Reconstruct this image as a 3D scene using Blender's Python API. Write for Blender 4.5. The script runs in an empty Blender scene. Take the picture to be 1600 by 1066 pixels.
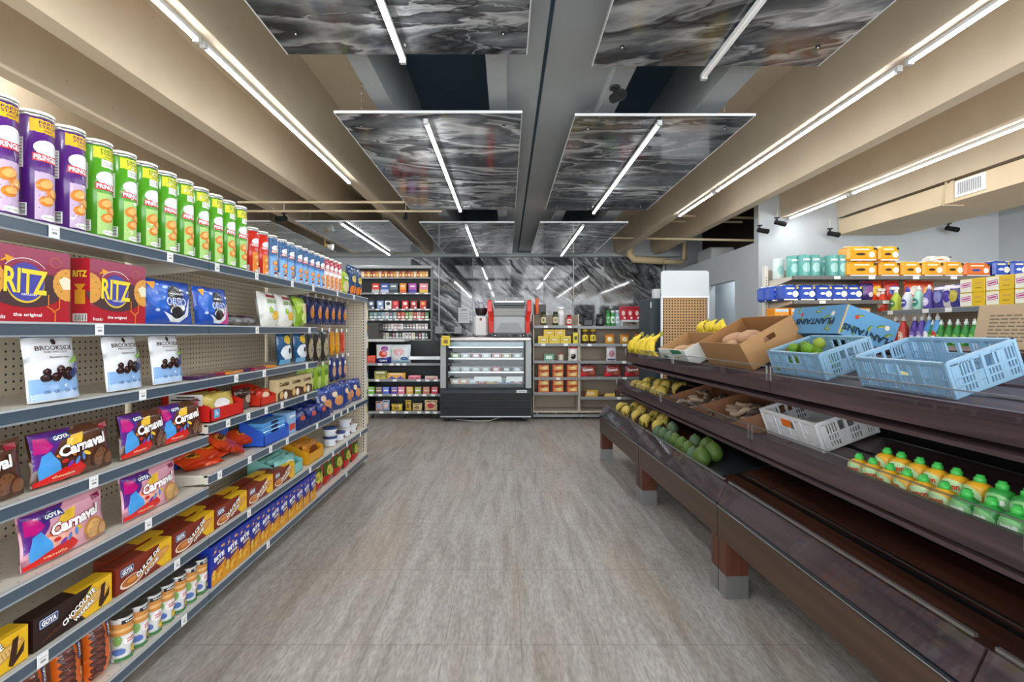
import bpy, math, random
from mathutils import Vector, Matrix, noise
from mathutils.geometry import tessellate_polygon
R = math.radians
sc = bpy.context.scene
col = sc.collection
# ---------------------------------------------------------------- camera, world, exposure
CAMH, FOC, VX, VY = 1.25, 763.0, 792.0, 517.0
cd = bpy.data.cameras.new('camera'); cam = bpy.data.objects.new('camera', cd); col.objects.link(cam)
cam.location = (0, 0, CAMH); cam.rotation_euler = (R(90), 0, 0)
cd.sensor_width = 36; cd.lens = FOC / 1600 * 36; cd.shift_x = (800 - VX) / 1600; cd.shift_y = -(533 - VY) / 1600
cd.clip_start = 0.05; cd.clip_end = 60
sc.camera = cam
sc.view_settings.view_transform = 'Standard'; sc.view_settings.look = 'None'
sc.view_settings.gamma = 1; sc.view_settings.use_curve_mapping = False
sc.view_settings.exposure = .86
w = bpy.data.worlds.new('daylight'); sc.world = w; w.use_nodes = True
w.node_tree.nodes['Background'].inputs[0].default_value = (0.93, 0.97, 1.0, 1)
w.node_tree.nodes['Background'].inputs[1].default_value = 3.6      # overcast daylight through the open shop front behind the camera
TUBE = 42.0
sc.cycles.max_bounces = 8; sc.cycles.diffuse_bounces = 5; sc.cycles.glossy_bounces = 4; sc.cycles.transparent_max_bounces = 12
sc.cycles.caustics_reflective = False; sc.cycles.caustics_refractive = False
sc.cycles.use_denoising = True; sc.cycles.sample_clamp_indirect = 6

# ---------------------------------------------------------------- colours and materials
def lin(h):
    h = h.lstrip('#'); o = []
    for i in (0, 2, 4):
        c = int(h[i:i+2], 16) / 255
        o.append(c / 12.92 if c <= .04045 else ((c + .055) / 1.055) ** 2.4)
    return (*o, 1.0)
MATS = {}
def newmat(name):
    m = bpy.data.materials.new(name); m.use_nodes = True; MATS[name] = m
    return m, m.node_tree.nodes, m.node_tree.links, m.node_tree.nodes['Principled BSDF']
def setp(b, rough=.5, metal=0, spec=.5, coat=0, trans=0, ior=1.45):
    b.inputs['Roughness'].default_value = rough; b.inputs['Metallic'].default_value = metal
    b.inputs['Specular IOR Level'].default_value = spec; b.inputs['Coat Weight'].default_value = coat
    b.inputs['Transmission Weight'].default_value = trans; b.inputs['IOR'].default_value = ior
def plain(name, c, **k):
    m, n, l, b = newmat(name); b.inputs['Base Color'].default_value = lin(c) if isinstance(c, str) else c; setp(b, **k); return m
def printed(name, **k):          # every printed or coloured surface: the face's own ink colour, with a faint procedural mottling
    m, n, l, b = newmat(name); setp(b, **k)
    a = n.new('ShaderNodeAttribute'); a.attribute_name = 'ink'
    t = n.new('ShaderNodeTexNoise'); t.inputs['Scale'].default_value = 60
    co = n.new('ShaderNodeTexCoord'); l.new(co.outputs['Object'], t.inputs['Vector'])
    mr = n.new('ShaderNodeMapRange'); mr.inputs[3].default_value = .93; mr.inputs[4].default_value = 1.05
    l.new(t.outputs['Fac'], mr.inputs['Value'])
    mx = n.new('ShaderNodeMix'); mx.data_type = 'RGBA'; mx.blend_type = 'MULTIPLY'; mx.inputs[0].default_value = 1
    l.new(a.outputs['Color'], mx.inputs[6]); l.new(mr.outputs[0], mx.inputs[7]); l.new(mx.outputs[2], b.inputs['Base Color'])
    return m
printed('card', rough=.38); printed('film', rough=.2, coat=.2); printed('matte', rough=.75, spec=.3)
printed('tin', rough=.25, coat=.3); printed('foil', rough=.28, metal=.9); printed('steel', rough=.3, metal=1)
printed('plastic', rough=.35); printed('skin', rough=.5, spec=.4); printed('paint', rough=.5)
plain('chrome', '#d8dadc', rough=.15, metal=1)
plain('black_metal', '#16181a', rough=.4)

def coords(n, l, scale=(1, 1, 1), rot=(0, 0, 0), kind='Object'):
    tc = n.new('ShaderNodeTexCoord'); mp = n.new('ShaderNodeMapping'); mp.inputs['Scale'].default_value = scale; mp.inputs['Rotation'].default_value = rot
    l.new(tc.outputs[kind], mp.inputs['Vector']); return mp.outputs['Vector']
def ramp(n, l, src, stops):
    r = n.new('ShaderNodeValToRGB'); e = r.color_ramp.elements
    while len(e) < len(stops): e.new(.5)
    for q, (p, c) in zip(e, stops): q.position = p; q.color = lin(c) if isinstance(c, str) else (c, c, c, 1)
    l.new(src, r.inputs[0]); return r.outputs[0]
def mathn(n, l, op, a, b=None):
    m = n.new('ShaderNodeMath'); m.operation = op
    for i, v in enumerate((a, b)):
        if v is None: continue
        if isinstance(v, (int, float)): m.inputs[i].default_value = v
        else: l.new(v, m.inputs[i])
    return m.outputs[0]
def mixc(n, l, f, a, b, mode='MIX'):
    m = n.new('ShaderNodeMix'); m.data_type = 'RGBA'; m.blend_type = mode
    for i, v in ((0, f), (6, a), (7, b)):
        if isinstance(v, str): m.inputs[i].default_value = lin(v)
        elif isinstance(v, (int, float)): m.inputs[i].default_value = v
        elif isinstance(v, tuple): m.inputs[i].default_value = v
        else: l.new(v, m.inputs[i])
    return m.outputs[2]

def mat_floor():
    m, n, l, b = newmat('floor_tile'); setp(b, rough=.42, spec=.35)
    v = coords(n, l, (17, 2.0, 1)); t = n.new('ShaderNodeTexNoise'); t.inputs['Scale'].default_value = 1; t.inputs['Detail'].default_value = 7; t.inputs['Roughness'].default_value = .65
    t.inputs['Distortion'].default_value = .6; l.new(v, t.inputs['Vector'])
    base = ramp(n, l, t.outputs['Fac'], [(.22, '#78716a'), (.42, '#958f89'), (.55, '#a29d98'), (.78, '#b4b0ac')])
    v2 = coords(n, l, (95, 22, 1)); t2 = n.new('ShaderNodeTexNoise'); t2.inputs['Scale'].default_value = 1; t2.inputs['Detail'].default_value = 5; l.new(v2, t2.inputs['Vector'])
    f2 = ramp(n, l, t2.outputs['Fac'], [(.3, .74), (.6, 1.08)])
    c = mixc(n, l, 1.0, base, f2, 'MULTIPLY')
    v3 = coords(n, l, (3.2, .6, 1)); t3 = n.new('ShaderNodeTexNoise'); t3.inputs['Scale'].default_value = 1; t3.inputs['Detail'].default_value = 2; l.new(v3, t3.inputs['Vector'])
    f3 = ramp(n, l, t3.outputs['Fac'], [(.5, .0), (.75, .4)])
    c = mixc(n, l, f3, c, '#9b8468')
    v4 = coords(n, l, (22, 2.6, 1)); t4 = n.new('ShaderNodeTexNoise'); t4.inputs['Scale'].default_value = 1; t4.inputs['Detail'].default_value = 8; t4.inputs['Distortion'].default_value = 1.5; l.new(v4, t4.inputs['Vector'])
    q4 = mathn(n, l, 'ABSOLUTE', mathn(n, l, 'SUBTRACT', t4.outputs['Fac'], .5)); mr4 = n.new('ShaderNodeMapRange'); mr4.inputs[2].default_value = .012; mr4.inputs[3].default_value = .4; mr4.inputs[4].default_value = 0; l.new(q4, mr4.inputs[0]); c = mixc(n, l, mr4.outputs[0], c, '#6b645e')
    # grout lines of the 305 x 610 mm tiles
    tc = n.new('ShaderNodeTexCoord'); sx = n.new('ShaderNodeSeparateXYZ'); l.new(tc.outputs['Object'], sx.inputs[0])
    def line(sock, off, per, wd):
        a = mathn(n, l, 'ADD', sock, off + 30 * per); a = mathn(n, l, 'MODULO', a, per); return mathn(n, l, 'LESS_THAN', a, wd)
    g = mathn(n, l, 'MAXIMUM', line(sx.outputs['X'], -.056, .305, .003), line(sx.outputs['Y'], -1.941 % .61 - .61, .61, .004))
    g = mathn(n, l, 'MULTIPLY', g, .5)
    c = mixc(n, l, g, c, '#5f5952')
    l.new(c, b.inputs['Base Color'])
    bp = n.new('ShaderNodeBump'); bp.inputs['Strength'].default_value = .12; bp.inputs['Distance'].default_value = .002
    l.new(t2.outputs['Fac'], bp.inputs['Height']); l.new(bp.outputs[0], b.inputs['Normal'])
mat_floor()

def mat_marble(name, seed, wall):
    m, n, l, b = newmat(name); setp(b, rough=.05 if wall else .12, spec=.6, coat=.25)
    tc = n.new('ShaderNodeTexCoord'); mp = n.new('ShaderNodeMapping')
    mp.inputs['Rotation'].default_value = (0, R(-42), 0) if wall else (0, 0, R(-8 + 13 * (seed % 3)))
    l.new(tc.outputs['Object'], mp.inputs['Vector'])
    m2 = n.new('ShaderNodeMapping'); m2.inputs['Scale'].default_value = (.55, 1, 2.1) if wall else (.6, 1.7, 1); m2.inputs['Location'].default_value = (seed * 3.7, seed * 1.9, seed * 2.3)
    l.new(mp.outputs[0], m2.inputs['Vector'])
    d = n.new('ShaderNodeTexNoise'); d.inputs['Scale'].default_value = 1.3; d.inputs['Detail'].default_value = 5; l.new(m2.outputs[0], d.inputs['Vector'])
    vm = n.new('ShaderNodeVectorMath'); vm.operation = 'MULTIPLY_ADD'; vm.inputs[1].default_value = (.9, .9, .9); l.new(d.outputs['Color'], vm.inputs[0]); l.new(m2.outputs[0], vm.inputs[2])
    t = n.new('ShaderNodeTexNoise'); t.inputs['Scale'].default_value = .85; t.inputs['Detail'].default_value = 8; t.inputs['Roughness'].default_value = .47; t.inputs['Distortion'].default_value = .5; l.new(vm.outputs[0], t.inputs['Vector'])
    base = ramp(n, l, t.outputs['Fac'], [(.3, '#202226'), (.4, '#484b50'), (.44, '#96999c'), (.46, '#2c2e33'), (.495, '#6e7276'), (.535, '#c0c2c4'), (.548, '#3a3d42'), (.6, '#7c8084'), (.625, '#c9cbcc'), (.645, '#4a4d52'), (.75, '#a3a6a9')])
    n2 = n.new('ShaderNodeTexNoise'); n2.inputs['Scale'].default_value = 9; n2.inputs['Detail'].default_value = 12; n2.inputs['Roughness'].default_value = .7; l.new(vm.outputs[0], n2.inputs['Vector'])
    c = mixc(n, l, 1.0, base, ramp(n, l, n2.outputs['Fac'], [(.3, .62), (.7, 1.25)]), 'MULTIPLY')
    big = n.new('ShaderNodeTexNoise'); big.inputs['Scale'].default_value = .8; big.inputs['Detail'].default_value = 2; l.new(m2.outputs[0], big.inputs['Vector'])
    c = mixc(n, l, 1.0, c, ramp(n, l, big.outputs['Fac'], [(.38, .5), (.6, 1.2)]), 'MULTIPLY')
    for k, (s, a, cc, th) in enumerate(((.9, .55, '#c4c6c8', .003), (1.1, .85, '#18191d', .008))):
        v = n.new('ShaderNodeTexNoise'); v.inputs['Scale'].default_value = s; v.inputs['Detail'].default_value = 7; v.inputs['Roughness'].default_value = .5
        mq = n.new('ShaderNodeVectorMath'); mq.operation = 'ADD'; mq.inputs[1].default_value = (k * 7.3, k * 2.1, 4); l.new(m2.outputs[0], mq.inputs[0]); l.new(mq.outputs[0], v.inputs['Vector'])
        q = mathn(n, l, 'ABSOLUTE', mathn(n, l, 'SUBTRACT', v.outputs['Fac'], .5))
        mr = n.new('ShaderNodeMapRange'); mr.inputs[1].default_value = 0; mr.inputs[2].default_value = th; mr.inputs[3].default_value = a; mr.inputs[4].default_value = 0; l.new(q, mr.inputs[0])
        c = mixc(n, l, mr.outputs[0], c, cc)
    l.new(c, b.inputs['Base Color'])
for i in range(8): mat_marble('marble_%d' % i, i + 1, False)
for i in range(4): mat_marble('marble_wall_%d' % i, i + 11, True)

def mat_wood(name, c1, c2, rough=.4, axis=1):
    m, n, l, b = newmat(name); setp(b, rough=rough, spec=.4)
    s = [26, 26, 26]; s[axis] = 1.2
    v = coords(n, l, tuple(s)); t = n.new('ShaderNodeTexNoise'); t.inputs['Scale'].default_value = 1; t.inputs['Detail'].default_value = 6; t.inputs['Distortion'].default_value = .5; l.new(v, t.inputs['Vector'])
    l.new(ramp(n, l, t.outputs['Fac'], [(.28, c1), (.7, c2)]), b.inputs['Base Color'])
    return m
mat_wood('dark_wood', '#33272a', '#544346', .34); mat_wood('floor_wood', '#1f120e', '#4a2c22', .28)
mat_wood('apron_wood', '#3c2c22', '#4c3a2d', .35); mat_wood('leg_wood', '#3d2117', '#5c3426', .35, 2)

def mat_peg(name, c, hole, pitch, frac, u, v, rough=.5):
    m, n, l, b = newmat(name); setp(b, rough=rough, spec=.35)
    tc = n.new('ShaderNodeTexCoord'); sx = n.new('ShaderNodeSeparateXYZ'); l.new(tc.outputs['Object'], sx.inputs[0])
    def cell(ax):
        a = mathn(n, l, 'MODULO', mathn(n, l, 'ADD', sx.outputs[ax], pitch * 400), pitch)
        return mathn(n, l, 'POWER', mathn(n, l, 'SUBTRACT', a, pitch / 2), 2)
    d = mathn(n, l, 'ADD', cell(u), cell(v)); h = mathn(n, l, 'LESS_THAN', d, (pitch * frac) ** 2)
    l.new(mixc(n, l, h, c, hole), b.inputs['Base Color']); return m
mat_peg('pegboard_yz', '#c3b8a5', '#3a352e', .0254, .16, 'Y', 'Z')
mat_peg('pegboard_xz', '#c3b8a5', '#4a443b', .0254, .17, 'X', 'Z')
mat_peg('pegboard_grey', '#a79a8b', '#3a352e', .0254, .17, 'X', 'Z')
mat_peg('pegboard_black', '#33363a', '#0c0d0e', .0254, .17, 'X', 'Z')
mat_peg('hardboard', '#b08c62', '#3b2c1e', .034, .27, 'X', 'Z', .6)
mat_peg('shelf_top', '#d9d3c6', '#6b655b', .05, .05, 'X', 'Y', .4)

def mat_speck(name, c1, c2, rough=.6, scale=3):
    m, n, l, b = newmat(name); setp(b, rough=rough, spec=.3)
    v = coords(n, l); t = n.new('ShaderNodeTexNoise'); t.inputs['Scale'].default_value = scale; t.inputs['Detail'].default_value = 5; l.new(v, t.inputs['Vector'])
    c = ramp(n, l, t.outputs['Fac'], [(.3, c1), (.7, c2)])
    t2 = n.new('ShaderNodeTexVoronoi'); t2.inputs['Scale'].default_value = 9; l.new(v, t2.inputs['Vector'])
    h = mathn(n, l, 'LESS_THAN', t2.outputs['Distance'], .05)
    l.new(mixc(n, l, mathn(n, l, 'MULTIPLY', h, .45), c, '#7a6a50'), b.inputs['Base Color'])
    bp = n.new('ShaderNodeBump'); bp.inputs['Strength'].default_value = .15; bp.inputs['Distance'].default_value = .01; l.new(t.outputs['Fac'], bp.inputs['Height']); l.new(bp.outputs[0], b.inputs['Normal'])
mat_speck('tan_paint', '#d3c3aa', '#dacbb3'); mat_speck('navy_paint', '#60788a', '#6a8294'); mat_speck('grey_paint', '#adb4b7', '#b5bbbe'); mat_speck('cream_wall', '#d9cfbd', '#e0d7c6')
mat_speck('wall_paint', '#b9bfc4', '#c1c7cb', .6, 2); mat_speck('duct_paint', '#cbb898', '#d3c1a2', .5, 2)
m, n, l, b = newmat('tube_glow'); b.inputs['Base Color'].default_value = (1, 1, 1, 1); b.inputs['Emission Color'].default_value = (.95, .98, 1, 1); b.inputs['Emission Strength'].default_value = TUBE
m, n, l, b = newmat('case_glow'); b.inputs['Base Color'].default_value = (1, 1, 1, 1); b.inputs['Emission Color'].default_value = (.95, .98, 1, 1); b.inputs['Emission Strength'].default_value = 3
def mat_clear(name, tint, fac, rough=.02):      # thin clear sheet: mostly see-through with a gloss
    m = bpy.data.materials.new(name); m.use_nodes = True; MATS[name] = m; n = m.node_tree.nodes; l = m.node_tree.links
    n.remove(n['Principled BSDF']); o = n['Material Output']
    t = n.new('ShaderNodeBsdfTransparent'); t.inputs[0].default_value = tint; g = n.new('ShaderNodeBsdfGlossy'); g.inputs['Roughness'].default_value = rough
    fr = n.new('ShaderNodeLayerWeight'); a = mathn(n, l, 'ADD', mathn(n, l, 'MULTIPLY', mathn(n, l, 'POWER', fr.outputs['Facing'], 5), .35), fac)
    mx = n.new('ShaderNodeMixShader'); l.new(a, mx.inputs[0]); l.new(t.outputs[0], mx.inputs[1]); l.new(g.outputs[0], mx.inputs[2]); l.new(mx.outputs[0], o.inputs[0])
mat_clear('acrylic', (.95, .96, .97, 1), .03); mat_clear('glass', (.93, .96, .97, 1), .02)
mat_clear('clear_film', (.9, .9, .92, 1), .12, .15); mat_clear('acrylic_edge', (.75, .78, .8, 1), .35, .3)

# ---------------------------------------------------------------- mesh builder
def _sub(tris, pts, ml):
    out = []; st = [(pts[a], pts[b], pts[c]) for a, b, c in tris]
    while st:
        a, b, c = st.pop()
        e = [math.dist(a, b), math.dist(b, c), math.dist(c, a)]; k = max(range(3), key=lambda i: e[i])
        if e[k] <= ml: out.append((a, b, c)); continue
        if k == 0: mm = ((a[0]+b[0])/2, (a[1]+b[1])/2); st += [(a, mm, c), (mm, b, c)]
        elif k == 1: mm = ((b[0]+c[0])/2, (b[1]+c[1])/2); st += [(a, b, mm), (a, mm, c)]
        else: mm = ((a[0]+c[0])/2, (a[1]+c[1])/2); st += [(a, b, mm), (mm, b, c)]
    return out
_txt = {}
def glyphs(s, bold=.0):
    k = (s, bold)
    if k not in _txt:
        cu = bpy.data.curves.new('t', 'FONT'); cu.body = s; cu.offset = bold; cu.resolution_u = 2; cu.align_x = 'CENTER'
        o = bpy.data.objects.new('t', cu); me = bpy.data.meshes.new_from_object(o)
        pts = [(v.co.x, v.co.y) for v in me.vertices]; tr = []
        for p in me.polygons:
            vs = list(p.vertices)
            for i in range(1, len(vs) - 1): tr.append((vs[0], vs[i], vs[i+1]))
        bpy.data.meshes.remove(me); bpy.data.objects.remove(o); bpy.data.curves.remove(cu)
        if pts:
            x0 = min(p[0] for p in pts); x1 = max(p[0] for p in pts); y0 = min(p[1] for p in pts); y1 = max(p[1] for p in pts)
            pts = [((p[0]-(x0+x1)/2)/max(1e-6, x1-x0), (p[1]-(y0+y1)/2)/max(1e-6, y1-y0)) for p in pts]
        _txt[k] = (pts, tr)
    return _txt[k]
def rot2(pts, a, cx, cy):
    c, s = math.cos(R(a)), math.sin(R(a)); return [(cx + x*c - y*s, cy + x*s + y*c) for x, y in pts]
def rect(cx, cy, w, h, a=0): return rot2([(-w/2, -h/2), (w/2, -h/2), (w/2, h/2), (-w/2, h/2)], a, cx, cy)
def ell(cx, cy, rx, ry, n=20, a=0, a0=0, a1=360): 
    full = a1 - a0 >= 360; k = n if full else n + 1
    return rot2([(rx*math.cos(R(a0+(a1-a0)*i/n)), ry*math.sin(R(a0+(a1-a0)*i/n))) for i in range(k)], a, cx, cy)
def rrect(cx, cy, w, h, r, a=0):
    p = []
    for sx, sy, s in ((1, 1, 0), (-1, 1, 90), (-1, -1, 180), (1, -1, 270)):
        for k in range(4): t = R(s + 30*k); p.append((sx*(w/2-r)+r*math.cos(t), sy*(h/2-r)+r*math.sin(t)))
    return rot2(p, a, cx, cy)
class MB:
    def __init__(s): s.v = []; s.f = []; s.c = []; s.m = []; s.s = []; s.M = None
    def add(s, vs, fs, c, mat='card', smooth=False):
        o = len(s.v)
        if s.M is not None: vs = [s.M @ Vector(v) for v in vs]
        s.v += [tuple(v) for v in vs]; c = lin(c) if isinstance(c, str) else c
        for f in fs: s.f.append(tuple(o+i for i in f)); s.c.append(c); s.m.append(mat); s.s.append(smooth)
        return s
    def box(s, x0, x1, y0, y1, z0, z1, c='#ffffff', mat='card'):
        v = [(x0,y0,z0),(x1,y0,z0),(x1,y1,z0),(x0,y1,z0),(x0,y0,z1),(x1,y0,z1),(x1,y1,z1),(x0,y1,z1)]
        return s.add(v, [(0,3,2,1),(4,5,6,7),(0,1,5,4),(1,2,6,5),(2,3,7,6),(3,0,4,7)], c, mat)
    def bbox(s, x0, x1, y0, y1, z0, z1, c='#ffffff', mat='card', r=.004):      # box with chamfered vertical and top edges
        r = min(r, (x1-x0)*.3, (y1-y0)*.3, (z1-z0)*.3)
        def ring(i, z): return [(x0+i+r,y0+i,z),(x1-i-r,y0+i,z),(x1-i,y0+i+r,z),(x1-i,y1-i-r,z),(x1-i-r,y1-i,z),(x0+i+r,y1-i,z),(x0+i,y1-i-r,z),(x0+i,y0+i+r,z)]
        v = ring(r, z0) + ring(0, z0+r) + ring(0, z1-r) + ring(r, z1); f = [tuple(range(7, -1, -1)), tuple(range(24, 32))]
        for k in range(3):
            for i in range(8): f.append((k*8+i, k*8+(i+1) % 8, k*8+8+(i+1) % 8, k*8+8+i))
        return s.add(v, f, c, mat)
    def lathe(s, prof, c='#ffffff', mat='tin', n=20, cx=0, cy=0, z=0, cols=None, smooth=True, sx=1, sy=1):
        v = []; 
        for r, h in prof: v += [(cx+r*sx*math.cos(2*math.pi*i/n), cy+r*sy*math.sin(2*math.pi*i/n), z+h) for i in range(n)]
        for k in range(len(prof)-1):
            cc = cols[k] if cols else c
            s.add([], [], cc)
        o = len(s.v); vv = [s.M @ Vector(q) for q in v] if s.M is not None else v
        s.v += [tuple(q) for q in vv]
        for k in range(len(prof)-1):
            cc = cols[k] if cols else c; cc = lin(cc) if isinstance(cc, str) else cc
            for i in range(n): s.f.append((o+k*n+i, o+k*n+(i+1) % n, o+(k+1)*n+(i+1) % n, o+(k+1)*n+i)); s.c.append(cc); s.m.append(mat); s.s.append(smooth)
        for k, rev in ((0, True), (len(prof)-1, False)):
            if prof[k][0] > 1e-4:
                f = tuple(o+k*n+i for i in range(n)); s.f.append(f[::-1] if rev else f); cc = (cols[0] if k == 0 else cols[-1]) if cols else c
                s.c.append(lin(cc) if isinstance(cc, str) else cc); s.m.append(mat); s.s.append(False)
        return s
    def tube(s, pts, r, c='#ffffff', mat='paint', n=8, rs=None, caps=True):
        pts = [Vector(p) for p in pts]; v = []; N = len(pts)
        up = Vector((0, 0, 1))
        for i, p in enumerate(pts):
            d = (pts[min(i+1, N-1)] - pts[max(i-1, 0)]).normalized()
            a = d.cross(up if abs(d.z) < .9 else Vector((1, 0, 0))).normalized(); b = d.cross(a); rr = rs[i] if rs else r
            v += [p + a*rr*math.cos(2*math.pi*k/n) + b*rr*math.sin(2*math.pi*k/n) for k in range(n)]
        f = []
        for i in range(N-1):
            for k in range(n): f.append((i*n+k, i*n+(k+1) % n, (i+1)*n+(k+1) % n, (i+1)*n+k))
        s.add(v, f, c, mat, True)
        if caps: s.add(v[:n], [tuple(range(n))[::-1]], c, mat); s.add(v[-n:], [tuple(range(n))], c, mat)
        return s
    def decal(s, S, pts, c, off=.0006, ml=None, mat=None, tris=None, smooth=False):
        if tris is None: tris = tessellate_polygon([[Vector((p[0], p[1], 0)) for p in pts]])
        T = _sub(tris, pts, ml or 99); vs = []; fs = []; ix = {}
        for t in T:
            a, b, c3 = t
            if (b[0]-a[0])*(c3[1]-a[1]) - (b[1]-a[1])*(c3[0]-a[0]) < 0: t = (a, c3, b)
            f = []
            for p in t:
                if p not in ix: ix[p] = len(vs); vs.append(S(p[0], p[1], off))
                f.append(ix[p])
            fs.append(tuple(f))
        return s.add(vs, fs, c, mat or S.mat, smooth)
    def text(s, S, t, cx, cy, w, h, c, off=.0012, a=0, bold=.02, ml=None, shear=0, arc=0):
        pts, tr = glyphs(t, bold)
        if not pts: return s
        q = [((x*w + shear*y*h), y*h + arc*(x*x)) for x, y in pts]
        return s.decal(S, rot2(q, a, cx, cy), c, off, ml or S.ml, None, tr)
    def build(s, name, parent=None, loc=(0, 0, 0), rz=0):
        me = bpy.data.meshes.new(name); me.from_pydata(s.v, [], s.f)
        ms = []; idx = []
        for q in s.m:
            if q not in ms: ms.append(q)
            idx.append(ms.index(q))
        for q in ms: me.materials.append(MATS[q])
        me.polygons.foreach_set('material_index', idx); me.polygons.foreach_set('use_smooth', s.s)
        at = me.attributes.new('ink', 'FLOAT_COLOR', 'FACE'); buf = []
        for q in s.c: buf += list(q)
        at.data.foreach_set('color', buf); me.update()
        o = bpy.data.objects.new(name, me); col.objects.link(o); o.location = loc; o.rotation_euler = (0, 0, rz)
        if parent: o.parent = parent
        return o
def flat(y=0, mat='card', ml=None):
    def S(u, v, off): return (u, y - off, v)
    S.mat = mat; S.ml = ml; return S
def side(x, mat='card', sgn=1):      # a face looking along +x (sgn 1) or -x; u runs along the face left to right as read
    def S(u, v, off): return (x + sgn*off, sgn*u, v)
    S.mat = mat; S.ml = None; return S
def topf(z, mat='card'):
    def S(u, v, off): return (u, v, z + off)
    S.mat = mat; S.ml = None; return S
def cyl(r, mat='tin', a0=0):
    def S(u, v, off): a = u / r + a0; return ((r+off)*math.sin(a), -(r+off)*math.cos(a), v)
    S.mat = mat; S.ml = r*.45; return S
def tag(o, label=None, cat=None, group=None, kind=None):
    for k, v in (('label', label), ('category', cat), ('group', group), ('kind', kind)):
        if v: o[k] = v
    return o
def empty(name, loc=(0, 0, 0), rz=0):
    o = bpy.data.objects.new(name, None); o.empty_display_size = .1; col.objects.link(o); o.location = loc; o.rotation_euler = (0, 0, rz); return o
KIDS = {}
def dup(o, parent=None):
    c = o.copy(); col.objects.link(c); c.parent = parent
    for ch in KIDS.get(o.name, []) : KIDS.setdefault(c.name, []).append(dup(ch, c))
    return c
PROTO = {}
def put(key, fn, loc, rz, label, cat=None, group=None, rx=0, ry=0, s=1, extra=0):
    """first use builds the thing; every later use copies it and its parts"""
    if key not in PROTO:
        o = fn(); PROTO[key] = o
        for q in bpy.data.objects:
            if q.parent: 
                L = KIDS.setdefault(q.parent.name, [])
                if q not in L: L.append(q)
    else: o = dup(PROTO[key])
    M = Matrix.Translation(loc) @ Matrix.Rotation(rz, 4, 'Z') @ Matrix.Rotation(rx, 4, 'X') @ Matrix.Rotation(ry, 4, 'Y') @ Matrix.Rotation(extra, 4, 'Z')
    o.matrix_world = M @ Matrix.Diagonal((s, s, s, 1)) if not isinstance(s, tuple) else M @ Matrix.Diagonal((*s, 1))
    tag(o, label, cat or o.get('category'), group); 
    if not cat and 'category' in PROTO[key]: o['category'] = PROTO[key]['category']
    if not group and 'group' in o: del o['group']
    return o
def struct(name, mb): o = mb.build(name); o['kind'] = 'structure'; return o
ORD = ['first','second','third','fourth','fifth','sixth','seventh','eighth','ninth','tenth','eleventh','twelfth','thirteenth','fourteenth','fifteenth','sixteenth','seventeenth','eighteenth','nineteenth','twentieth']
def P(px, py, Y): return Vector(((px-VX)*Y/FOC, Y, CAMH - (py-VY)*Y/FOC))
def YL(px, X): return FOC * X / (px - VX)
# ---------------------------------------------------------------- room
H0 = CAMH
BK = 9.75
m = MB(); m.box(-4.6, 6.6, -3.2, 9.9, -.1, 0, mat='floor_tile'); struct('floor', m)
m = MB(); m.box(-4.7, 6.7, -3.2, 9.95, H0+1.95, H0+2.1, mat='tan_paint'); struct('ceiling', m)
m = MB(); m.box(-.74, -.12, -3.2, BK, H0+1.93, H0+1.96, mat='navy_paint'); m.box(.74, 1.26, -3.2, BK, H0+1.93, H0+1.96, mat='navy_paint'); struct('ceiling_navy_bays', m)
def stem(i, xc, mat, y1=BK, wdt=.115, face=None):
    m = MB(); a, b = wdt/2, wdt/2 + .03
    v = [(xc-a,-3.2,H0+1.5),(xc+a,-3.2,H0+1.5),(xc+b,-3.2,H0+1.96),(xc-b,-3.2,H0+1.96)]; v += [(x,y1,z) for x,y,z in v]
    m.add(v, [(0,1,5,4)], '#ffffff', mat); m.add(v, [(1,2,6,5),(3,0,4,7),(0,3,2,1),(4,5,6,7)], '#ffffff', face or mat)
    struct('trim_%d' % i, m)
stem(1, -3.67, 'tan_paint'); stem(2, -2.93, 'tan_paint'); stem(3, -2.24, 'tan_paint'); stem(4, -1.55, 'tan_paint')
stem(5, -.82, 'grey_paint'); stem(6, -.06, 'grey_paint'); stem(7, .68, 'grey_paint'); stem(8, 1.36, 'grey_paint', wdt=.17)
stem(9, 2.2, 'tan_paint'); stem(10, 2.93, 'tan_paint'); stem(11, 3.7, 'tan_paint', 6.5); stem(12, 4.45, 'tan_paint', 6.5); stem(13, 5.2, 'tan_paint', 6.5); stem(14, 5.95, 'tan_paint', 6.5)
# lowered grey soffit between the two centre ribs, with its seam
m = MB(); m.box(-.0, .205, -3.2, BK, H0+1.54, H0+1.9, mat='grey_paint'); m.box(.23, .62, -3.2, BK, H0+1.56, H0+1.9, mat='grey_paint'); m.box(.2, .235, -3.2, BK, H0+1.6, H0+1.9, mat='navy_paint')
struct('trim_15', m)
m = MB(); m.box(-4.7, -4.55, -3.2, 9.9, 0, H0+2, mat='cream_wall'); struct('wall_left', m)
m = MB(); m.box(6.55, 6.7, -3.2, 6.6, 0, H0+2, mat='wall_paint'); struct('wall_right', m)
m = MB(); m.box(-4.7, 6.7, BK, 9.9, 0, H0+2, mat='wall_paint'); struct('wall_back', m)
m = MB(); m.box(3.35, 6.7, 6.5, 6.62, 0, H0+1.95, mat='wall_paint'); struct('wall_partition', m)
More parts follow.
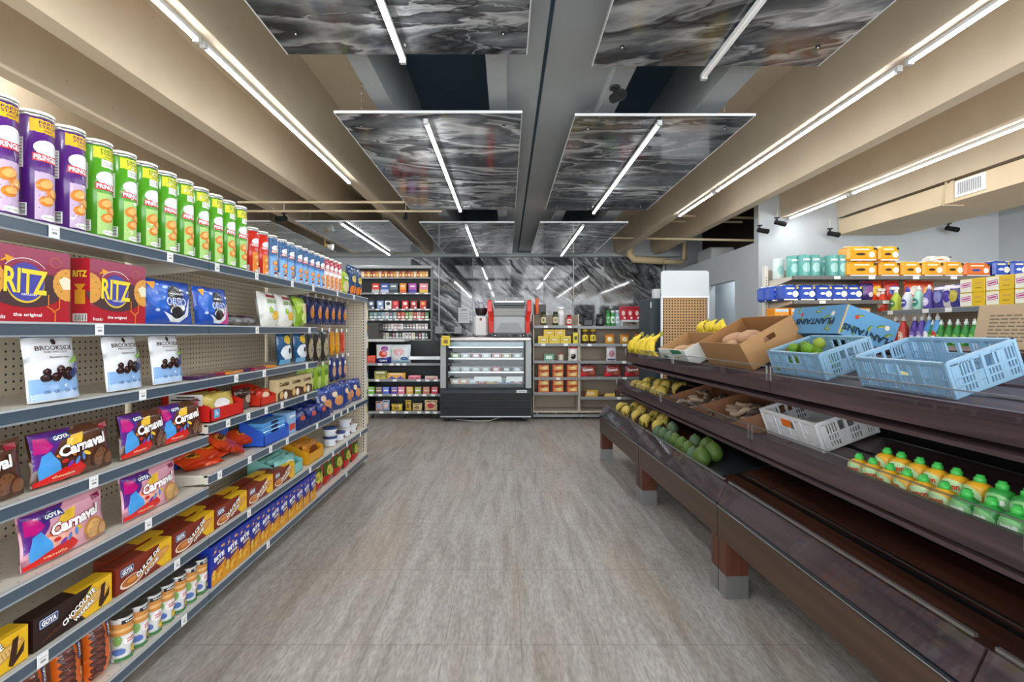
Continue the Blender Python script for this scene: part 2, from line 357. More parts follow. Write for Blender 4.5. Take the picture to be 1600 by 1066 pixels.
# low side wall with a doorway
m = MB(); ya, yb = 6.62, BK; d0, d1 = YL(1148, 3.35), YL(1108, 3.35)
zt = H0 + 1.19
m.box(3.35, 3.45, ya, d0, 0, zt, mat='wall_paint'); m.box(3.35, 3.45, d1, yb, 0, zt, mat='wall_paint'); m.box(3.35, 3.45, d0, d1, H0+.75, zt, mat='wall_paint')
struct('wall_side', m)
m = MB(); m.box(4.1, 4.2, 6.62, BK, 0, H0+1.0, '#b9c4b8', mat='wall_paint'); struct('wall_corridor', m)
m = MB(); m.tube([(3.1, BK-.12, 0), (3.1, BK-.12, H0+1.46)], .03, '#9aa1a5', 'paint'); struct('trim_16', m)
# back wall: soffit and grey stretch on the left, beam over the marble
m = MB(); m.box(-4.5, 3.4, BK-.16, BK, H0+1.46, H0+1.54, mat='grey_paint'); struct('trim_17', m)
# marble sheets on the back wall, each a sheet of its own
xs = [-1.92, -.68, .57, 1.93, 3.2]; xs = [-1.92, -.68, .73, 1.94, 3.18]
for i in range(4):
    m = MB(); m.box(xs[i]+.003, xs[i+1]-.003, BK-.014, BK-.001, 0, H0+1.46, mat='marble_wall_%d' % i)
    o = m.build('marble_wall_sheet'); tag(o, ['leftmost black and grey marble wall sheet, above the cigarette rack end', 'marble wall sheet directly behind the espresso machine', 'marble wall sheet behind the white-capped bottles right of the espresso machine', 'rightmost marble wall sheet, behind the red coffee packs'][i], 'wall panel', 'marble sheets on the back wall')
# hanging marble panels (thin glossy sheets on chains) and their lamps
def chainlink(m, x, y, z0, z1):
    k = 0; z = z0
    while z < z1:
        a = .006; 
        if k % 2: m.box(x-a, x+a, y-.0015, y+.0015, z, z+.03, '#9a9c9e', 'chrome')
        else: m.box(x-.0015, x+.0015, y-a, y+a, z, z+.03, '#9a9c9e', 'chrome')
        z += .026; k += 1
def hang(i, x0, x1, y0, y1, z, label, lx=None, on=True, ly=None):
    e = empty('ceiling_panel', ((x0+x1)/2, (y0+y1)/2, z)); tag(e, label, 'ceiling panel', 'hanging marble ceiling panels')
    W, L = (x1-x0)/2, (y1-y0)/2
    m = MB(); m.box(-W, W, -L, L, 0, .008, '#e8e8e6', 'marble_%d' % i); s = m.build('marble_sheet', e)
    m = MB()
    for a in (-1, 1): m.box(a*W-.006*(a>0)-.0*(a<0), a*W+.006*(a<0), -L, L, -.002, .012, '#dfe1e2', 'plastic')
    m.box(-W, W, -L-.004, -L+.004, -.002, .014, '#dfe1e2', 'plastic')
    m.build('edge_trim', e)
    for sx in (-.8, .8):
        for sy in (-.85, .85):
            m = MB(); chainlink(m, sx*W, sy*L, .01, H0+1.93 - z if False else .52); m.build('chain', e)
            m = MB(); m.lathe([(.012, -.004), (.012, 0)], '#1a1a1a', 'plastic', 10, sx*W, sy*L, 0); m.lathe([(.005, -.012), (.005, -.004)], '#f0f0f0', 'chrome', 8, sx*W, sy*L, 0); m.build('screw', e)
    if lx is not None: tube_light(lx, ly[0], ly[1], z-.012, label.replace('hanging marble panel', '').strip(), on)
def tube_light(x, y0, y1, ztop, where, on=True, label=None, w2=.012):
    e = empty('tube_light', (x, (y0+y1)/2, ztop)); L = (y1-y0)/2; where += ', unlit' if not on else ''
    tag(e, label or ('white LED tube light under the %s marble panel' % where.split(',')[0] + (', switched off' if not on else '')), 'tube light', 'LED tubes out of view' if label and 'hidden' in label else 'LED tube lights')
    m = MB(); m.box(-w2*1.2, w2*1.2, -L, L, -.02, 0, '#e4e6e7', 'plastic'); m.build('housing', e)
    m = MB(); v = []
    m.M = None
    for yy in (-L+.02, L-.02): v += [(w2*math.cos(R(a)), yy, -.02 + .9*w2*math.sin(R(a))) for a in range(180, 361, 20)]
    k = 10; m.add(v, [(i, i+1, k+i+1, k+i) for i in range(k-1)] + [tuple(range(k))[::-1], tuple(range(k, 2*k))], '#ffffff', 'tube_glow' if on else 'plastic'); m.build('diffuser', e)
    m = MB(); m.box(-w2*1.25, w2*1.25, -L-.004, -L+.02, -.034, 0, '#c9cccd', 'plastic'); m.build('end_cap', e)
    m = MB(); m.box(-w2*1.25, w2*1.25, L-.02, L+.004, -.034, 0, '#c9cccd', 'plastic'); m.build('end_cap', e)
ZP = H0 + 1.41
hang(0, -1.12, .105, .05, 2.49, ZP, 'nearest left hanging marble panel', -.53, True, (.15, 2.5))
hang(1, .45, 1.66, .16, 2.6, ZP, 'nearest right hanging marble panel', 1.07, False, (.2, 2.66))
hang(2, -1.12, .1, 3.16, 5.68, ZP, 'middle left hanging marble panel', -.535, True, (3.22, 5.63))
hang(3, .445, 1.63, 3.2, 5.72, ZP, 'middle right hanging marble panel', 1.015, True, (3.24, 5.72))
hang(4, -1.14, .1, 6.36, 8.9, ZP, 'far left of centre hanging marble panel', -.535, True, (6.4, 8.95))
hang(5, .43, 1.58, 6.36, 8.9, ZP, 'far right of centre hanging marble panel', 1.0, True, (6.4, 8.95))
hang(6, -2.73, -1.52, 6.3, 8.75, ZP, 'hanging marble panel over the cigarette rack', -2.13, True, (6.25, 8.85))
hang(7, -4.27, -3.05, 6.3, 8.75, ZP, 'far left hanging marble panel half hidden by the chip cans')
zs = H0 + 1.5
tube_light(-1.575, 2.53, 4.89, zs, '', label='left ceiling rib tube light, the one ending furthest away')
tube_light(-1.575, .1, 2.49, zs, '', label='nearest left ceiling rib tube light, cut by the top edge')
tube_light(2.22, .33, 2.7, zs, '', label='right ceiling rib tube light nearest the camera')
tube_light(2.22, 2.76, 5.17, zs, '', label='right ceiling rib tube light, middle one of the row')
tube_light(2.22, 5.23, 6.29, zs, '', label='short far tube light at the end of the right ceiling rib row')
tube_light(3.72, 2.7, 5.26, zs, '', label='rightmost ceiling rib tube light, in front of the duct')
tube_light(3.72, 5.32, 6.42, zs, '', label='short tube light touching the grey partition wall')
for (x, y0, y1) in ((-3.2, -.6, 1.8), (-3.2, 1.85, 3.6), (-1.575, -2.4, .05), (2.22, -2.2, .25), (3.72, .2, 2.6), (5.3, .5, 3.0), (5.3, 3.1, 5.5)):  # unseen tubes added for illumination; left pair gives the glow on the left rib
    tube_light(x, y0, y1, zs + (.0 if x > -3 else .27), '', label='LED tube light hidden behind the ceiling ribs')
m = MB(); m.box(3.45, 4.2, 6.62, BK, H0+1.08, H0+1.12, mat='wall_paint'); struct('ceiling_corridor', m); m = MB(); m.box(3.9, 3.95, 6.62, BK, H0+1.12, H0+1.95, '#2c251e', 'matte'); struct('wall_plenum', m)  # slab added to stop corridor light; dark brown board paints the unlit void
tube_light(3.75, 7.2, 9.0, H0+1.08, '', label='LED tube light in the corridor behind the doorway')
for o in [q for q in bpy.data.objects if q.name.startswith('tube_light') and q.location.x < -3]: o.rotation_euler = (0, R(55), 0)

# pipes across the ceiling
def pipe(name, pts, r, label, c='#d6c5a4', cat='pipe', group=None, mat='paint'):
    m = MB(); m.tube(pts, r, c, mat, 8); o = m.build(name); tag(o, label, cat, group); return o
pipe('conduit', [P(372, 316, 5.5), P(632, 316, 5.5)], .014, 'upper cream conduit across the left ceiling ribs')
pipe('conduit', [P(372, 330, 5.85), P(690, 330, 5.85)], .014, 'lower cream conduit across the left ceiling ribs')
pipe('conduit', [P(1010, 324, 7.4), P(1058, 328, 7.4), P(1062, 337, 7.4), P(1185, 341, 7.4)], .02, 'upper cream conduit on the right, bending below the tube light')
pipe('conduit', [P(1000, 372, 8.6), P(1040, 348, 8.0), P(1050, 346, 7.9), P(1160, 347, 7.6)], .018, 'middle cream conduit on the right with a long bend')
pipe('conduit', [P(930, 371, 8.6), P(1185, 376, 7.2)], .018, 'lowest cream conduit crossing to the grey wall on the right')
pipe('drain_pipe', [P(984, 388, 9.3), P(984, 398, 9.3), P(990, 405, 9.3), P(1040, 408, 9.3)], .07, 'thick cream drain pipe elbow over the marble wall', '#cdb892')
pipe('drain_pipe', [P(1038, 409, 9.1), P(1066, 410, 9.1), P(1070, 405, 9.1), P(1070, 376, 9.1)], .045, 'thinner cream drain pipe rising at the right wall corner', '#cdb892')
pipe('conduit', [P(686, 403, 9.7), P(686, 512, 9.7)], .012, 'white conduit down the marble wall left of the grinder', '#d5d8da')
pipe('conduit', [P(896, 403, 9.7), P(896, 478, 9.7)], .012, 'white conduit down the marble wall above the right shelving', '#d5d8da')
m = MB(); a = P(686, 516, 9.68); m.bbox(a.x-.07, a.x+.07, 9.62, 9.73, a.z-.07, a.z+.07, '#b9bdbf', 'plastic'); b = P(716, 516, 9.68); m.bbox(b.x-.07, b.x+.07, 9.62, 9.73, b.z-.07, b.z+.07, '#b9bdbf', 'plastic'); m.box(a.x, b.x, 9.68, 9.7, a.z-.06, a.z-.035, '#b9bdbf', 'plastic')
tag(m.build('junction_box'), 'pair of grey junction boxes joined by a conduit on the marble wall', 'junction box')
# duct box with its vent
e = empty('air_duct', (4.8, 3.2, H0+1.27)); tag(e, 'cream painted box duct under the right ceiling', 'air duct')
m = MB(); m.box(-.4, .42, -6, 3.28, 0, .2, mat='duct_paint')
m.box(-.41, -.4, -1.0, -.96, -.004, .21, mat='duct_paint'); m.box(-.41, -.4, 1.6, 1.64, -.004, .21, mat='duct_paint'); m.build('duct', e)
m = MB(); yv = YL(1517, 4.4) - 3.2; m.box(-.415, -.4, yv-.15, yv+.15, .03, .21-.02, '#eceded', 'plastic')
for k in range(11): m.box(-.422, -.414, yv-.115+k*.022, yv-.108+k*.022, .055, .165, '#9fa2a4', 'plastic')
m.build('vent_grille', e)
for yy in (1.7, -.9):
    m = MB(); m.tube([(-.39, yy, .22), (-.41, yy+.02, -.004), (-.2, yy+.02, -.006)], .012, '#cbb898', 'paint', 6); m.build('hanger_strap', e)
# AC unit on the low wall
m = MB(); a = P(1092, 412, 8.9); m.bbox(a.x, a.x+.75, 8.4, 8.95, H0+1.19, H0+1.44, '#a9adaf', 'paint'); m.box(a.x+.02, a.x+.5, 8.39, 8.4, H0+1.22, H0+1.42, '#e6e8e8', 'paint')
tag(m.build('air_handler'), 'small grey air handler sitting on the low side wall', 'air handler')
# cameras
def cctv():
    e = empty('security_camera'); tag(e, cat='camera')
    m = MB(); m.lathe([(.035, -.012), (.035, 0)], '#1b1c1e', 'plastic', 14); m.tube([(0, 0, 0), (0, 0, .15)], .008, '#c9c4b8', 'plastic', 6); m.build('mount', e)
    m = MB(); m.tube([(0, 0, -.01), (0, 0, -.05), (0, -.02, -.07)], .014, '#1b1c1e', 'plastic'); m.build('bracket', e)
    m = MB(); m.tube([(0, .03, -.06), (0, -.11, -.1)], .034, '#18191b', 'matte', 14, rs=[.03, .034]); m.build('housing', e)
    m = MB(); m.tube([(0, -.11, -.1), (0, -.118, -.103)], .02, '#0c0d0f', 'matte', 12); m.build('lens', e)
    return e
CAMS = [((978-792)*3.35/FOC*1.0, None)]
def cctv_at(px, py, Y, rz, label): p = P(px, py, Y); put('cctv', cctv, (p.x, p.y, p.z), R(rz), label, 'camera', 'black security cameras', s=.95)
cctv_at(961, 136, 2.98, 10, 'black security camera on the grey rib between the two right marble panels')
cctv_at(444, 333, 5.9, -30, 'black security camera hanging from the left conduits')
cctv_at(634, 331, 6.0, 10, 'black security camera beside the middle left marble panel corner')
cctv_at(1187, 352, 6.4, 60, 'black security camera on the corner edge of the grey partition, lowest one')
cctv_at(1214, 340, 6.4, 75, 'black security camera at the end of the short tube light')
cctv_at(1297, 357, 6.35, 70, 'black security camera left of the cream duct')
cctv_at(1482, 349, 6.35, 70, 'black security camera right of the cream duct')
# small white bulb lamp near far left panel
# ---------------------------------------------------------------- left shelving run (three units)
XE, XB, LH = -1.307, -1.655, .042
ZS = dict(S1=H0+.305, S2=H0+.025, S3=H0-.208, S4=H0-.455, S5=H0-.68, S4b=H0-.41, S5b=H0-.632, S6=H0-.9, B=H0-1.145)
JO = [-.30, .916, 2.136, 3.36, 4.58]
def price(parent, y, z, wdt=.032, h=.036, x=XE+.007):
    m = MB(); S = side(0, 'card')
    m.box(-.001, .001, -wdt/2, wdt/2, -h/2, h/2, '#f2f3f3', 'card'); 
    m.decal(side(.001), rect(0, .006, wdt*.7, .002), '#9a9da0', .0004); m.decal(side(.001), rect(0, -.004, wdt*.5, .006), '#8a8d90', .0004)
    o = m.build('price_tag', parent); o.location = (x, y, z); return o
def lipshelf(parent, name, y0, y1, z, ty, tags, thick=LH, xe=XE):
    m = MB(); m.box(XB+.02, xe-.004, y0+.002, y1-.002, z-.012, z-.003, '#d9d3c6', 'shelf_top')
    m.box(xe-.02, xe-.002, y0+.002, y1-.002, z-thick, z-.004, '#cfc9bc', 'paint')
    for yy in (y0+.003, y1-.006): m.add([(XB+.02,yy,z-.012),(xe-.02,yy,z-.012),(xe-.02,yy,z-.04),(XB+.02,yy,z-.075),(XB+.02,yy+.003,z-.012),(xe-.02,yy+.003,z-.012),(xe-.02,yy+.003,z-.04),(XB+.02,yy+.003,z-.075)], [(0,1,2,3),(7,6,5,4),(0,4,5,1),(3,2,6,7)], '#cfc9bc', 'paint')
    s = m.build(name, parent)
    m = MB(); m.box(xe-.002, xe+.003, y0+.004, y1-.004, z-thick+.004, z-.005, '#4a5867', 'film')
    m.box(xe-.003, xe+.006, y0+.004, y1-.004, z-.006, z, '#b9bdc0', 'plastic'); m.box(xe-.003, xe+.006, y0+.004, y1-.004, z-thick, z-thick+.005, '#8e969d', 'plastic'); m.build('label_strip', s)
    for px in tags:
        yy = YL(px, -XE*-1)
        if y0 < yy < y1: price(s, yy, z-thick/2)
    return s
TG = dict(S1=[81,263,337,399,455,488,526,552], S2=[152,400,482], S3=[220,367,411,478], S4=[143], S5=[229], S6=[63,274,387,483,519,541,562], B=[285,417,540], S4b=[354,386,414,439,476], S5b=[341,388,421,447,494,520,532,542,553])
for k in range(4):
    y0, y1 = JO[k], JO[k+1]
    lab = ['shelving unit beside the camera, its shelves run out of the left edge', 'near unit of the left snack shelving, holding the cracker boxes', 'middle unit of the left snack shelving', 'far unit of the left snack shelving with hooks of hanging bags'][k]
    e = empty('shelving_unit', (0, 0, 0)); tag(e, lab, 'shelving unit', 'left snack shelving units')
    m = MB(); m.box(XB-.01, XB, y0+.02, y1-.02, .1, ZS['S1']-.01, mat='pegboard_yz'); m.build('back_panel', e)
    m = MB(); m.box(XB-.03, XB+.012, y0+.001, y0+.028, 0, ZS['S1']-.005, '#c9c1b1', 'paint')
    for q in range(int((ZS['S1']-.1)/.0254)): m.box(XB+.0118, XB+.0125, y0+.01, y0+.018, .1+q*.0254, .1+q*.0254+.013, '#26241f', 'matte')
    m.build('upright', e)
    names = [['S1','S2','S3','S4','S5','S6','B'], ['S1','S2','S3','S4','S5','S6','B'], ['S1','S2','S3','S4b','S5b','S6','B'], ['S1','S5b','S6','B']][k]
    for s in names:
        lipshelf(e, 'base_deck' if s == 'B' else 'shelf', y0, y1, ZS[s], None, TG[s])
    m = MB(); m.box(XB-.02, XB+.1, y0+.01, y1-.01, .02, ZS['B']-.05, '#55514a', 'paint'); m.build('kick_plate', e)
    for yy in (y0+.1, y1-.12):
        m = MB(); m.box(XE-.1, XE-.06, yy-.015, yy+.015, 0, ZS['B']-.045, '#2c2c2c', 'plastic'); m.build('foot', e)
    if k == 3:   # pegboard end panel and front slotted post
        m = MB(); m.box(XB, XE-.05, y1-.012, y1, .1, ZS['S1']-.04, mat='pegboard_xz'); m.build('end_panel', e)
        m = MB(); m.box(XE-.06, XE-.015, y1-.004, y1+.03, .02, ZS['S1']-.04, '#d3cbbb', 'paint')
        for q in range(50): m.box(XE-.042, XE-.034, y1-.0052, y1-.0035, .12+q*.028, .12+q*.028+.015, '#16150f', 'matte')
        m.build('upright', e)

# ---------------------------------------------------------------- produce stand (four tiered units), aisle side
SR = R(2.4)
def SW(x, y, z): # stand frame -> world
    c, s = math.cos(SR), math.sin(SR); return Vector((1.16 + x*c - y*s, x*s + y*c, z))
STM = Matrix.Translation((1.16, 0, 0)) @ Matrix.Rotation(SR, 4, 'Z')
def t1(x): return .445 + .20*x
def t2(x): return .655 + .30*(x-.14)
def t3(x): return .92 + .34*(x-.22)
def slope_tray(m, x0, x1, y0, y1, fz, th=.015, mat='floor_wood', n=3, gap=.02):
    wd = (x1-x0)/n
    for k in range(n):
        a, b = x0+k*wd, x0+(k+1)*wd-gap
        v = [(a,y0,fz(a)-th),(b,y0,fz(b)-th),(b,y1,fz(b)-th),(a,y1,fz(a)-th),(a,y0,fz(a)),(b,y0,fz(b)),(b,y1,fz(b)),(a,y1,fz(a))]
        m.add(v, [(0,3,2,1),(4,5,6,7),(0,1,5,4),(1,2,6,5),(2,3,7,6),(3,0,4,7)], '#ffffff', mat)
def slope_rails(m, xs_, y0, y1, fz):
    for x in xs_: m.box(x-.002, x+.002, y0, y1, fz(x)-.01, fz(x)+.004, '#8a8a8c', 'steel')
JS = [-.09, 1.13, 2.35, 3.57, 4.79]
SL = ['produce stand unit nearest the camera, under the green juice bottles', 'second produce stand unit, with the white crate and juice bottles', 'third produce stand unit, with avocados and root cartons', 'farthest produce stand unit, with bananas at its end']
for k in range(4):
    y0, y1 = JS[k]+.004, JS[k+1]-.004
    e = empty('produce_stand', (0, 0, 0)); e.matrix_world = STM; tag(e, SL[k], 'produce stand', 'dark wood produce stand units')
    m = MB(); m.box(-.05, -.028, y0, y1, .265, .41, mat='apron_wood'); m.build('apron', e)
    m = MB(); m.box(-.056, -.03, y0, y1, .408, .423, '#101b24', 'film'); m.box(-.058, -.05, y0, y1, .413, .416, '#7f98a8', 'chrome'); m.build('bumper_strip', e)
    m = MB(); m.add([(-.048,y0,.424),(-.003,y0,.515),(.015,y0,.508),(-.03,y0,.417),(-.048,y1,.424),(-.003,y1,.515),(.015,y1,.508),(-.03,y1,.417)], [(0,4,5,1),(1,5,6,2),(2,6,7,3),(3,7,4,0),(0,1,2,3),(4,7,6,5)], '#ffffff', 'dark_wood'); m.build('front_board', e)
    m = MB(); m.add([(-.053,y0+.02,.43),(-.004,y0+.02,.53),(-.0015,y0+.02,.529),(-.05,y0+.02,.429),(-.053,y1-.02,.43),(-.004,y1-.02,.53),(-.0015,y1-.02,.529),(-.05,y1-.02,.429)], [(0,4,5,1),(2,6,7,3),(3,7,4,0),(0,1,2,3),(4,7,6,5)], '#ffffff', 'acrylic'); m.box(-.009, .002, y0+.02, y1-.02, .526, .535, '#c9ccd0', 'acrylic_edge'); m.build('clear_guard', e)
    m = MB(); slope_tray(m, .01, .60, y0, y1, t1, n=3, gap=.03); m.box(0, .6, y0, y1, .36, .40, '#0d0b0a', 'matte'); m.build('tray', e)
    m = MB(); slope_rails(m, (.19, .215, .385, .41), y0, y1, t1); m.build('tray_rail', e)
    for xf, xt, zb, ztp, fz, xe_ in ((.12, .14, .675, .76, t2, .6), (.21, .232, .95, 1.04, t3, .86)):
        m = MB(); m.add([(xf,y0,zb),(xf-.008,y0,ztp),(xt-.008,y0,ztp),(xt,y0,zb),(xf,y1,zb),(xf-.008,y1,ztp),(xt-.008,y1,ztp),(xt,y1,zb)], [(0,4,5,1),(1,5,6,2),(2,6,7,3),(3,7,4,0),(0,1,2,3),(4,7,6,5)], '#ffffff', 'dark_wood'); m.build('front_board', e)
        m = MB(); m.box(xf-.011, xf-.0085, y0+.01, y1-.01, ztp-.03, ztp+.037, '#ffffff', 'acrylic'); m.box(xf-.0125, xf-.0065, y0+.01, y1-.01, ztp+.036, ztp+.041, '#ffffff', 'acrylic_edge')
        for yy in (y0+.012, y1-.012): m.box(xf-.0125, xf-.0065, yy-.003, yy+.003, ztp-.03, ztp+.04, '#ffffff', 'acrylic_edge')
        m.build('clear_guard', e)
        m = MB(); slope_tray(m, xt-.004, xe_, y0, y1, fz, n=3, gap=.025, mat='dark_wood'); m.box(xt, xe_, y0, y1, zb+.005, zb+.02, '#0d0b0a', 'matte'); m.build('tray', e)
        m = MB(); slope_rails(m, (xt+.3, xe_-.03), y0, y1, fz); m.build('tray_rail', e)
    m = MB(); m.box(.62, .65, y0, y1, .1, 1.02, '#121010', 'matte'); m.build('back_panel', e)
    m = MB(); m.box(.864, 1.5, y0, y1, 1.14, 1.165, mat='dark_wood'); m.box(1.47, 1.5, y0, y1, .1, 1.14, mat='dark_wood'); m.build('centre_board', e)
    for yy in (y0, y1-.07):
        for xx in (-.045, .5):
            if k == 0 and yy == y0: continue
            m = MB(); m.box(xx, xx+.105, yy, yy+.07, .105, .30, mat='leg_wood'); g = m.build('leg', e)
            m = MB(); m.box(xx-.001, xx+.106, yy-.001, yy+.071, 0, .107, '#b9bbbd', 'steel'); m.build('metal_foot', g)
# ---------------------------------------------------------------- product builders (front looks along -y, base at z = 0)
CRISP = {
 'purple': ('#54217a', '#efb710', '#7a3aa0', '#c9b0cf'), 'green': ('#4e9a1c', '#d9d21c', '#79b838', '#a9d07a'),
 'red': ('#c92a1c', '#c92a1c', '#dd3f22', '#e8862a'), 'blue': ('#3f7fc0', '#2c5f96', '#5b9bd8', '#8bbbe6'), 'white': ('#e9e4e2', '#b5202e', '#f2efec', '#d98b62')}
def crisp_can(kind, H, r):
    body, top, mid, low = CRISP[kind]
    m = MB(); m.lathe([(r*.94, 0), (r*.98, .004), (r*.98, .01)], '#c8cacc', 'foil', 24); m.lathe([(r, .01), (r, H-.016)], body, 'tin', 24); m.lathe([(r*1.01, H-.02), (r*1.01, H-.01)], '#c8cacc', 'foil', 24)
    S = cyl(r); b = H/.33
    if kind in ('purple', 'green'):
        m.decal(S, rect(.0, H*.87, r*2.0, H*.115), top, .0008, r*.5)
        m.text(S, 'PARTY', 0, H*.9, r*1.1, H*.027, '#3a1750' if kind == 'purple' else '#3f7a16'); m.text(S, 'STACK', 0, H*.868, r*1.1, H*.027, '#3a1750' if kind == 'purple' else '#3f7a16')
        m.text(S, 'stack', 0, H*.838, r*.6, H*.016, '#3a1750' if kind == 'purple' else '#3f7a16')
    if kind == 'blue':
        m.decal(S, rect(0, H*.75, r*6.2, H*.42), '#28527f', .0004, r*.5); m.decal(S, rect(0, H*.25, r*2.2, H*.5), '#6aa8e2', .0005, r*.5)
    if kind == 'white': m.decal(S, rect(0, H*.8, r*6.2, H*.36), '#a8203a', .0004, r*.5)
    if kind == 'green': m.decal(S, rect(r*.1, H*.77, r*1.2, H*.075), '#e8ece2', .0008, r*.5); m.text(S, 'SOUR CREAM', r*.1, H*.78, r, H*.014, '#4d5f3a'); m.text(S, '& ONION', r*.1, H*.758, r*.7, H*.014, '#4d5f3a')
    yc = .70 if kind in ('blue', 'red', 'white') else (.68 if kind == 'purple' else .62)
    m.decal(S, ell(0, H*yc, r*.82, H*.072), '#ffffff', .001, r*.4); m.decal(S, ell(0, H*yc, r*.72, H*.058), '#eef0f0', .0014, r*.4)
    m.decal(S, rect(0, H*(yc-.085), r*1.75, H*.068), '#c8102e', .0012, r*.4); m.text(S, 'PRINGLES', 0, H*(yc-.085), r*1.6, H*.045, '#ffffff', .0018, bold=.03)
    m.decal(S, rect(0, H*.26, r*1.5, H*.42), low, .0006, r*.4)
    for (cx, cy, a, s) in ((-.1, .36, 25, 1), (.15, .29, -20, .9), (-.05, .22, 10, .85)):
        m.decal(S, ell(cx*r*2, H*cy, r*.55*s, H*.055*s, 16, a), '#d9822a' if kind != 'blue' else '#c96f22', .001+.0004*s, r*.4); m.decal(S, ell(cx*r*2+r*.08, H*cy+.003, r*.4*s, H*.036*s, 14, a), '#eeb262', .0018+.0004*s, r*.4)
    if kind == 'blue': m.decal(S, ell(0, H*.12, r*.55, H*.035, 14), '#7a3020', .0012, r*.4)
    m.decal(S, ell(r*.1, H*.075, r*.55, H*.028, 16), '#f4f4f0', .0016, r*.4); m.text(S, 'Net Wt 5.5 OZ', r*.1, H*.075, r*.8, H*.012, '#5a6a60', .0022)
    # nutrition panel and bar code on the side turned to the camera
    m.decal(S, rect(-r*1.62, H*.62, r*.62, H*.26), '#ece9df', .001, r*.35)
    for q in range(9): m.decal(S, rect(-r*1.62, H*(.51+q*.027), r*.5, H*.006), '#4a4a48', .0015, r*.35)
    m.decal(S, rect(-r*1.45, H*.13, r*.65, H*.11), '#f3f3f0', .001, r*.35)
    for q in range(9): m.decal(S, rect(-r*1.45, H*(.088+q*.0105), r*.5, H*(.003+.002*(q % 3))), '#222222', .0015, r*.35)
    o = m.build('crisp_can'); tag(o, cat='crisp can')
    m = MB(); m.lathe([(r*1.02, H-.009), (r*1.035, H-.008), (r*1.035, H-.001), (r*1.0, H), (r*.9, H-.0015), (0.0005, H-.0015)], '#ece8df', 'plastic', 24); m.build('lid', o)
    return o
def cracker_box():
    w, h, d = .236, .203, .06; m = MB(); m.box(-w/2, w/2, -d/2, d/2, 0, h, '#b0182a', 'card'); S = flat(-d/2, 'card')
    m.decal(S, [(-w/2,h*.27),(-w*.2,h*.2),(w*.1,h*.24),(w/2,h*.34),(w/2,h),(-w/2,h)], '#963350'); m.decal(S, rect(0, h*.9, w, h*.2), '#a04862', .0008)
    m.decal(S, ell(-w*.06, h*.48, w*.5, h*.29, 28, 0, 180, 360), '#4a3236', .001); m.decal(S, rect(-w*.06, h*.56, w*.84, h*.2), '#4a3236', .001)
    for cx in (-w*.5, w*.47):
        pts = [(cx + math.cos(R(a))*(.047+.0018*(k % 2)), h*.54+math.sin(R(a))*(.047+.0018*(k % 2))) for k, a in enumerate(range(0, 360, 9))]
        pts = [(max(-w/2, min(w/2, x)), y) for x, y in pts]; m.decal(S, pts, '#dfa04a', .0014)
        sg = 1 if cx < 0 else -1
        for a, b in ((.022, .02), (.022, -.02), (.008, .035), (.01, 0), (.034, 0)): m.decal(S, ell(cx+sg*a, h*.54+b, .0022, .0022, 8), '#8a5a22', .0018)
    m.decal(S, [(w*.34,h*.6),(w*.42,h*.66),(w*.5,h*.63),(w*.5,h*.48),(w*.4,h*.47)], '#efe6c8', .002)
    cx, cy, rr = -w*.07, h*.53, .0485
    m.decal(S, ell(cx, cy-.004, rr*1.1, rr*1.1, 36), '#e8c83a', .0018); m.decal(S, ell(cx, cy, rr*1.07, rr*1.07, 36), '#4a4aa8', .0022)
    m.text(S, 'RITZ', cx, cy+.002, w*.51, h*.33, '#f4dc3c', .0034, -2, .025); m.text(S, 'CRACKERS', cx+.008, cy-.034, w*.19, h*.028, '#ffffff', .003)
    m.decal(S, ell(cx, cy, rr*1.5, rr*1.35, 20, 0, 40, 140) + ell(cx, cy, rr*1.46, rr*1.31, 20, 0, 40, 140)[::-1], '#f2e6e6', .0018)
    m.text(S, 'the original', cx+.005, h*.085, w*.34, h*.06, '#ffffff', .002, 0, .02)
    g = '#f0902a'; gx = w*.3
    for q in ((gx-.022, .062, .003, .03, 0), (gx+.012, .058, .003, .036, 0), (gx-.013, .036, .003, .032, 60), (gx+.002, .034, .003, .026, -60), (gx-.002, .015, .003, .03, 0)): m.decal(S, rect(*q), g, .002)
    m.decal(S, [(-w*.36,h*.78),(-w*.3,h*.83),(-w*.31,h*.865),(-w*.2,h*.83),(-w*.29,h*.765),(-w*.295,h*.8),(-w*.345,h*.77)], '#f0a32a', .002)
    m.text(S, '8 stacks', -w*.38, h*.06, w*.15, h*.05, '#ffffff', .002)
    m.decal(S, ell(w*.3, h*.84, .018, .014, 20) + ell(w*.3, h*.84, .0165, .0125, 20)[::-1] , '#d9803a', .0018)
    T = side(-w/2, 'card', -1)
    m.text(T, 'RITZ', 0, h*.76, d*.75, h*.1, '#e8d03a', .001, 0, .04); m.decal(T, rect(0, h*.4, d*.55, h*.22), '#e09a22'); m.decal(T, [(-d*.3,h*.6),(d*.3,h*.6),(.006,h*.52),(.006,h*.48),(-.006,h*.48),(-.006,h*.52)], '#e09a22', .0009)
    m.decal(T, rect(0, h*.08, d*.75, h*.12), '#f0f0ee')
    for q in range(8): m.decal(T, rect(-d*.3+q*d*.086, h*.08, .002+.001*(q % 2), h*.1), '#222222', .001)
    m.decal(topf(h), rect(0, 0, w*.5, d*.6), '#d8a52a')
    o = m.build('cracker_box'); tag(o, cat='cracker box'); return o
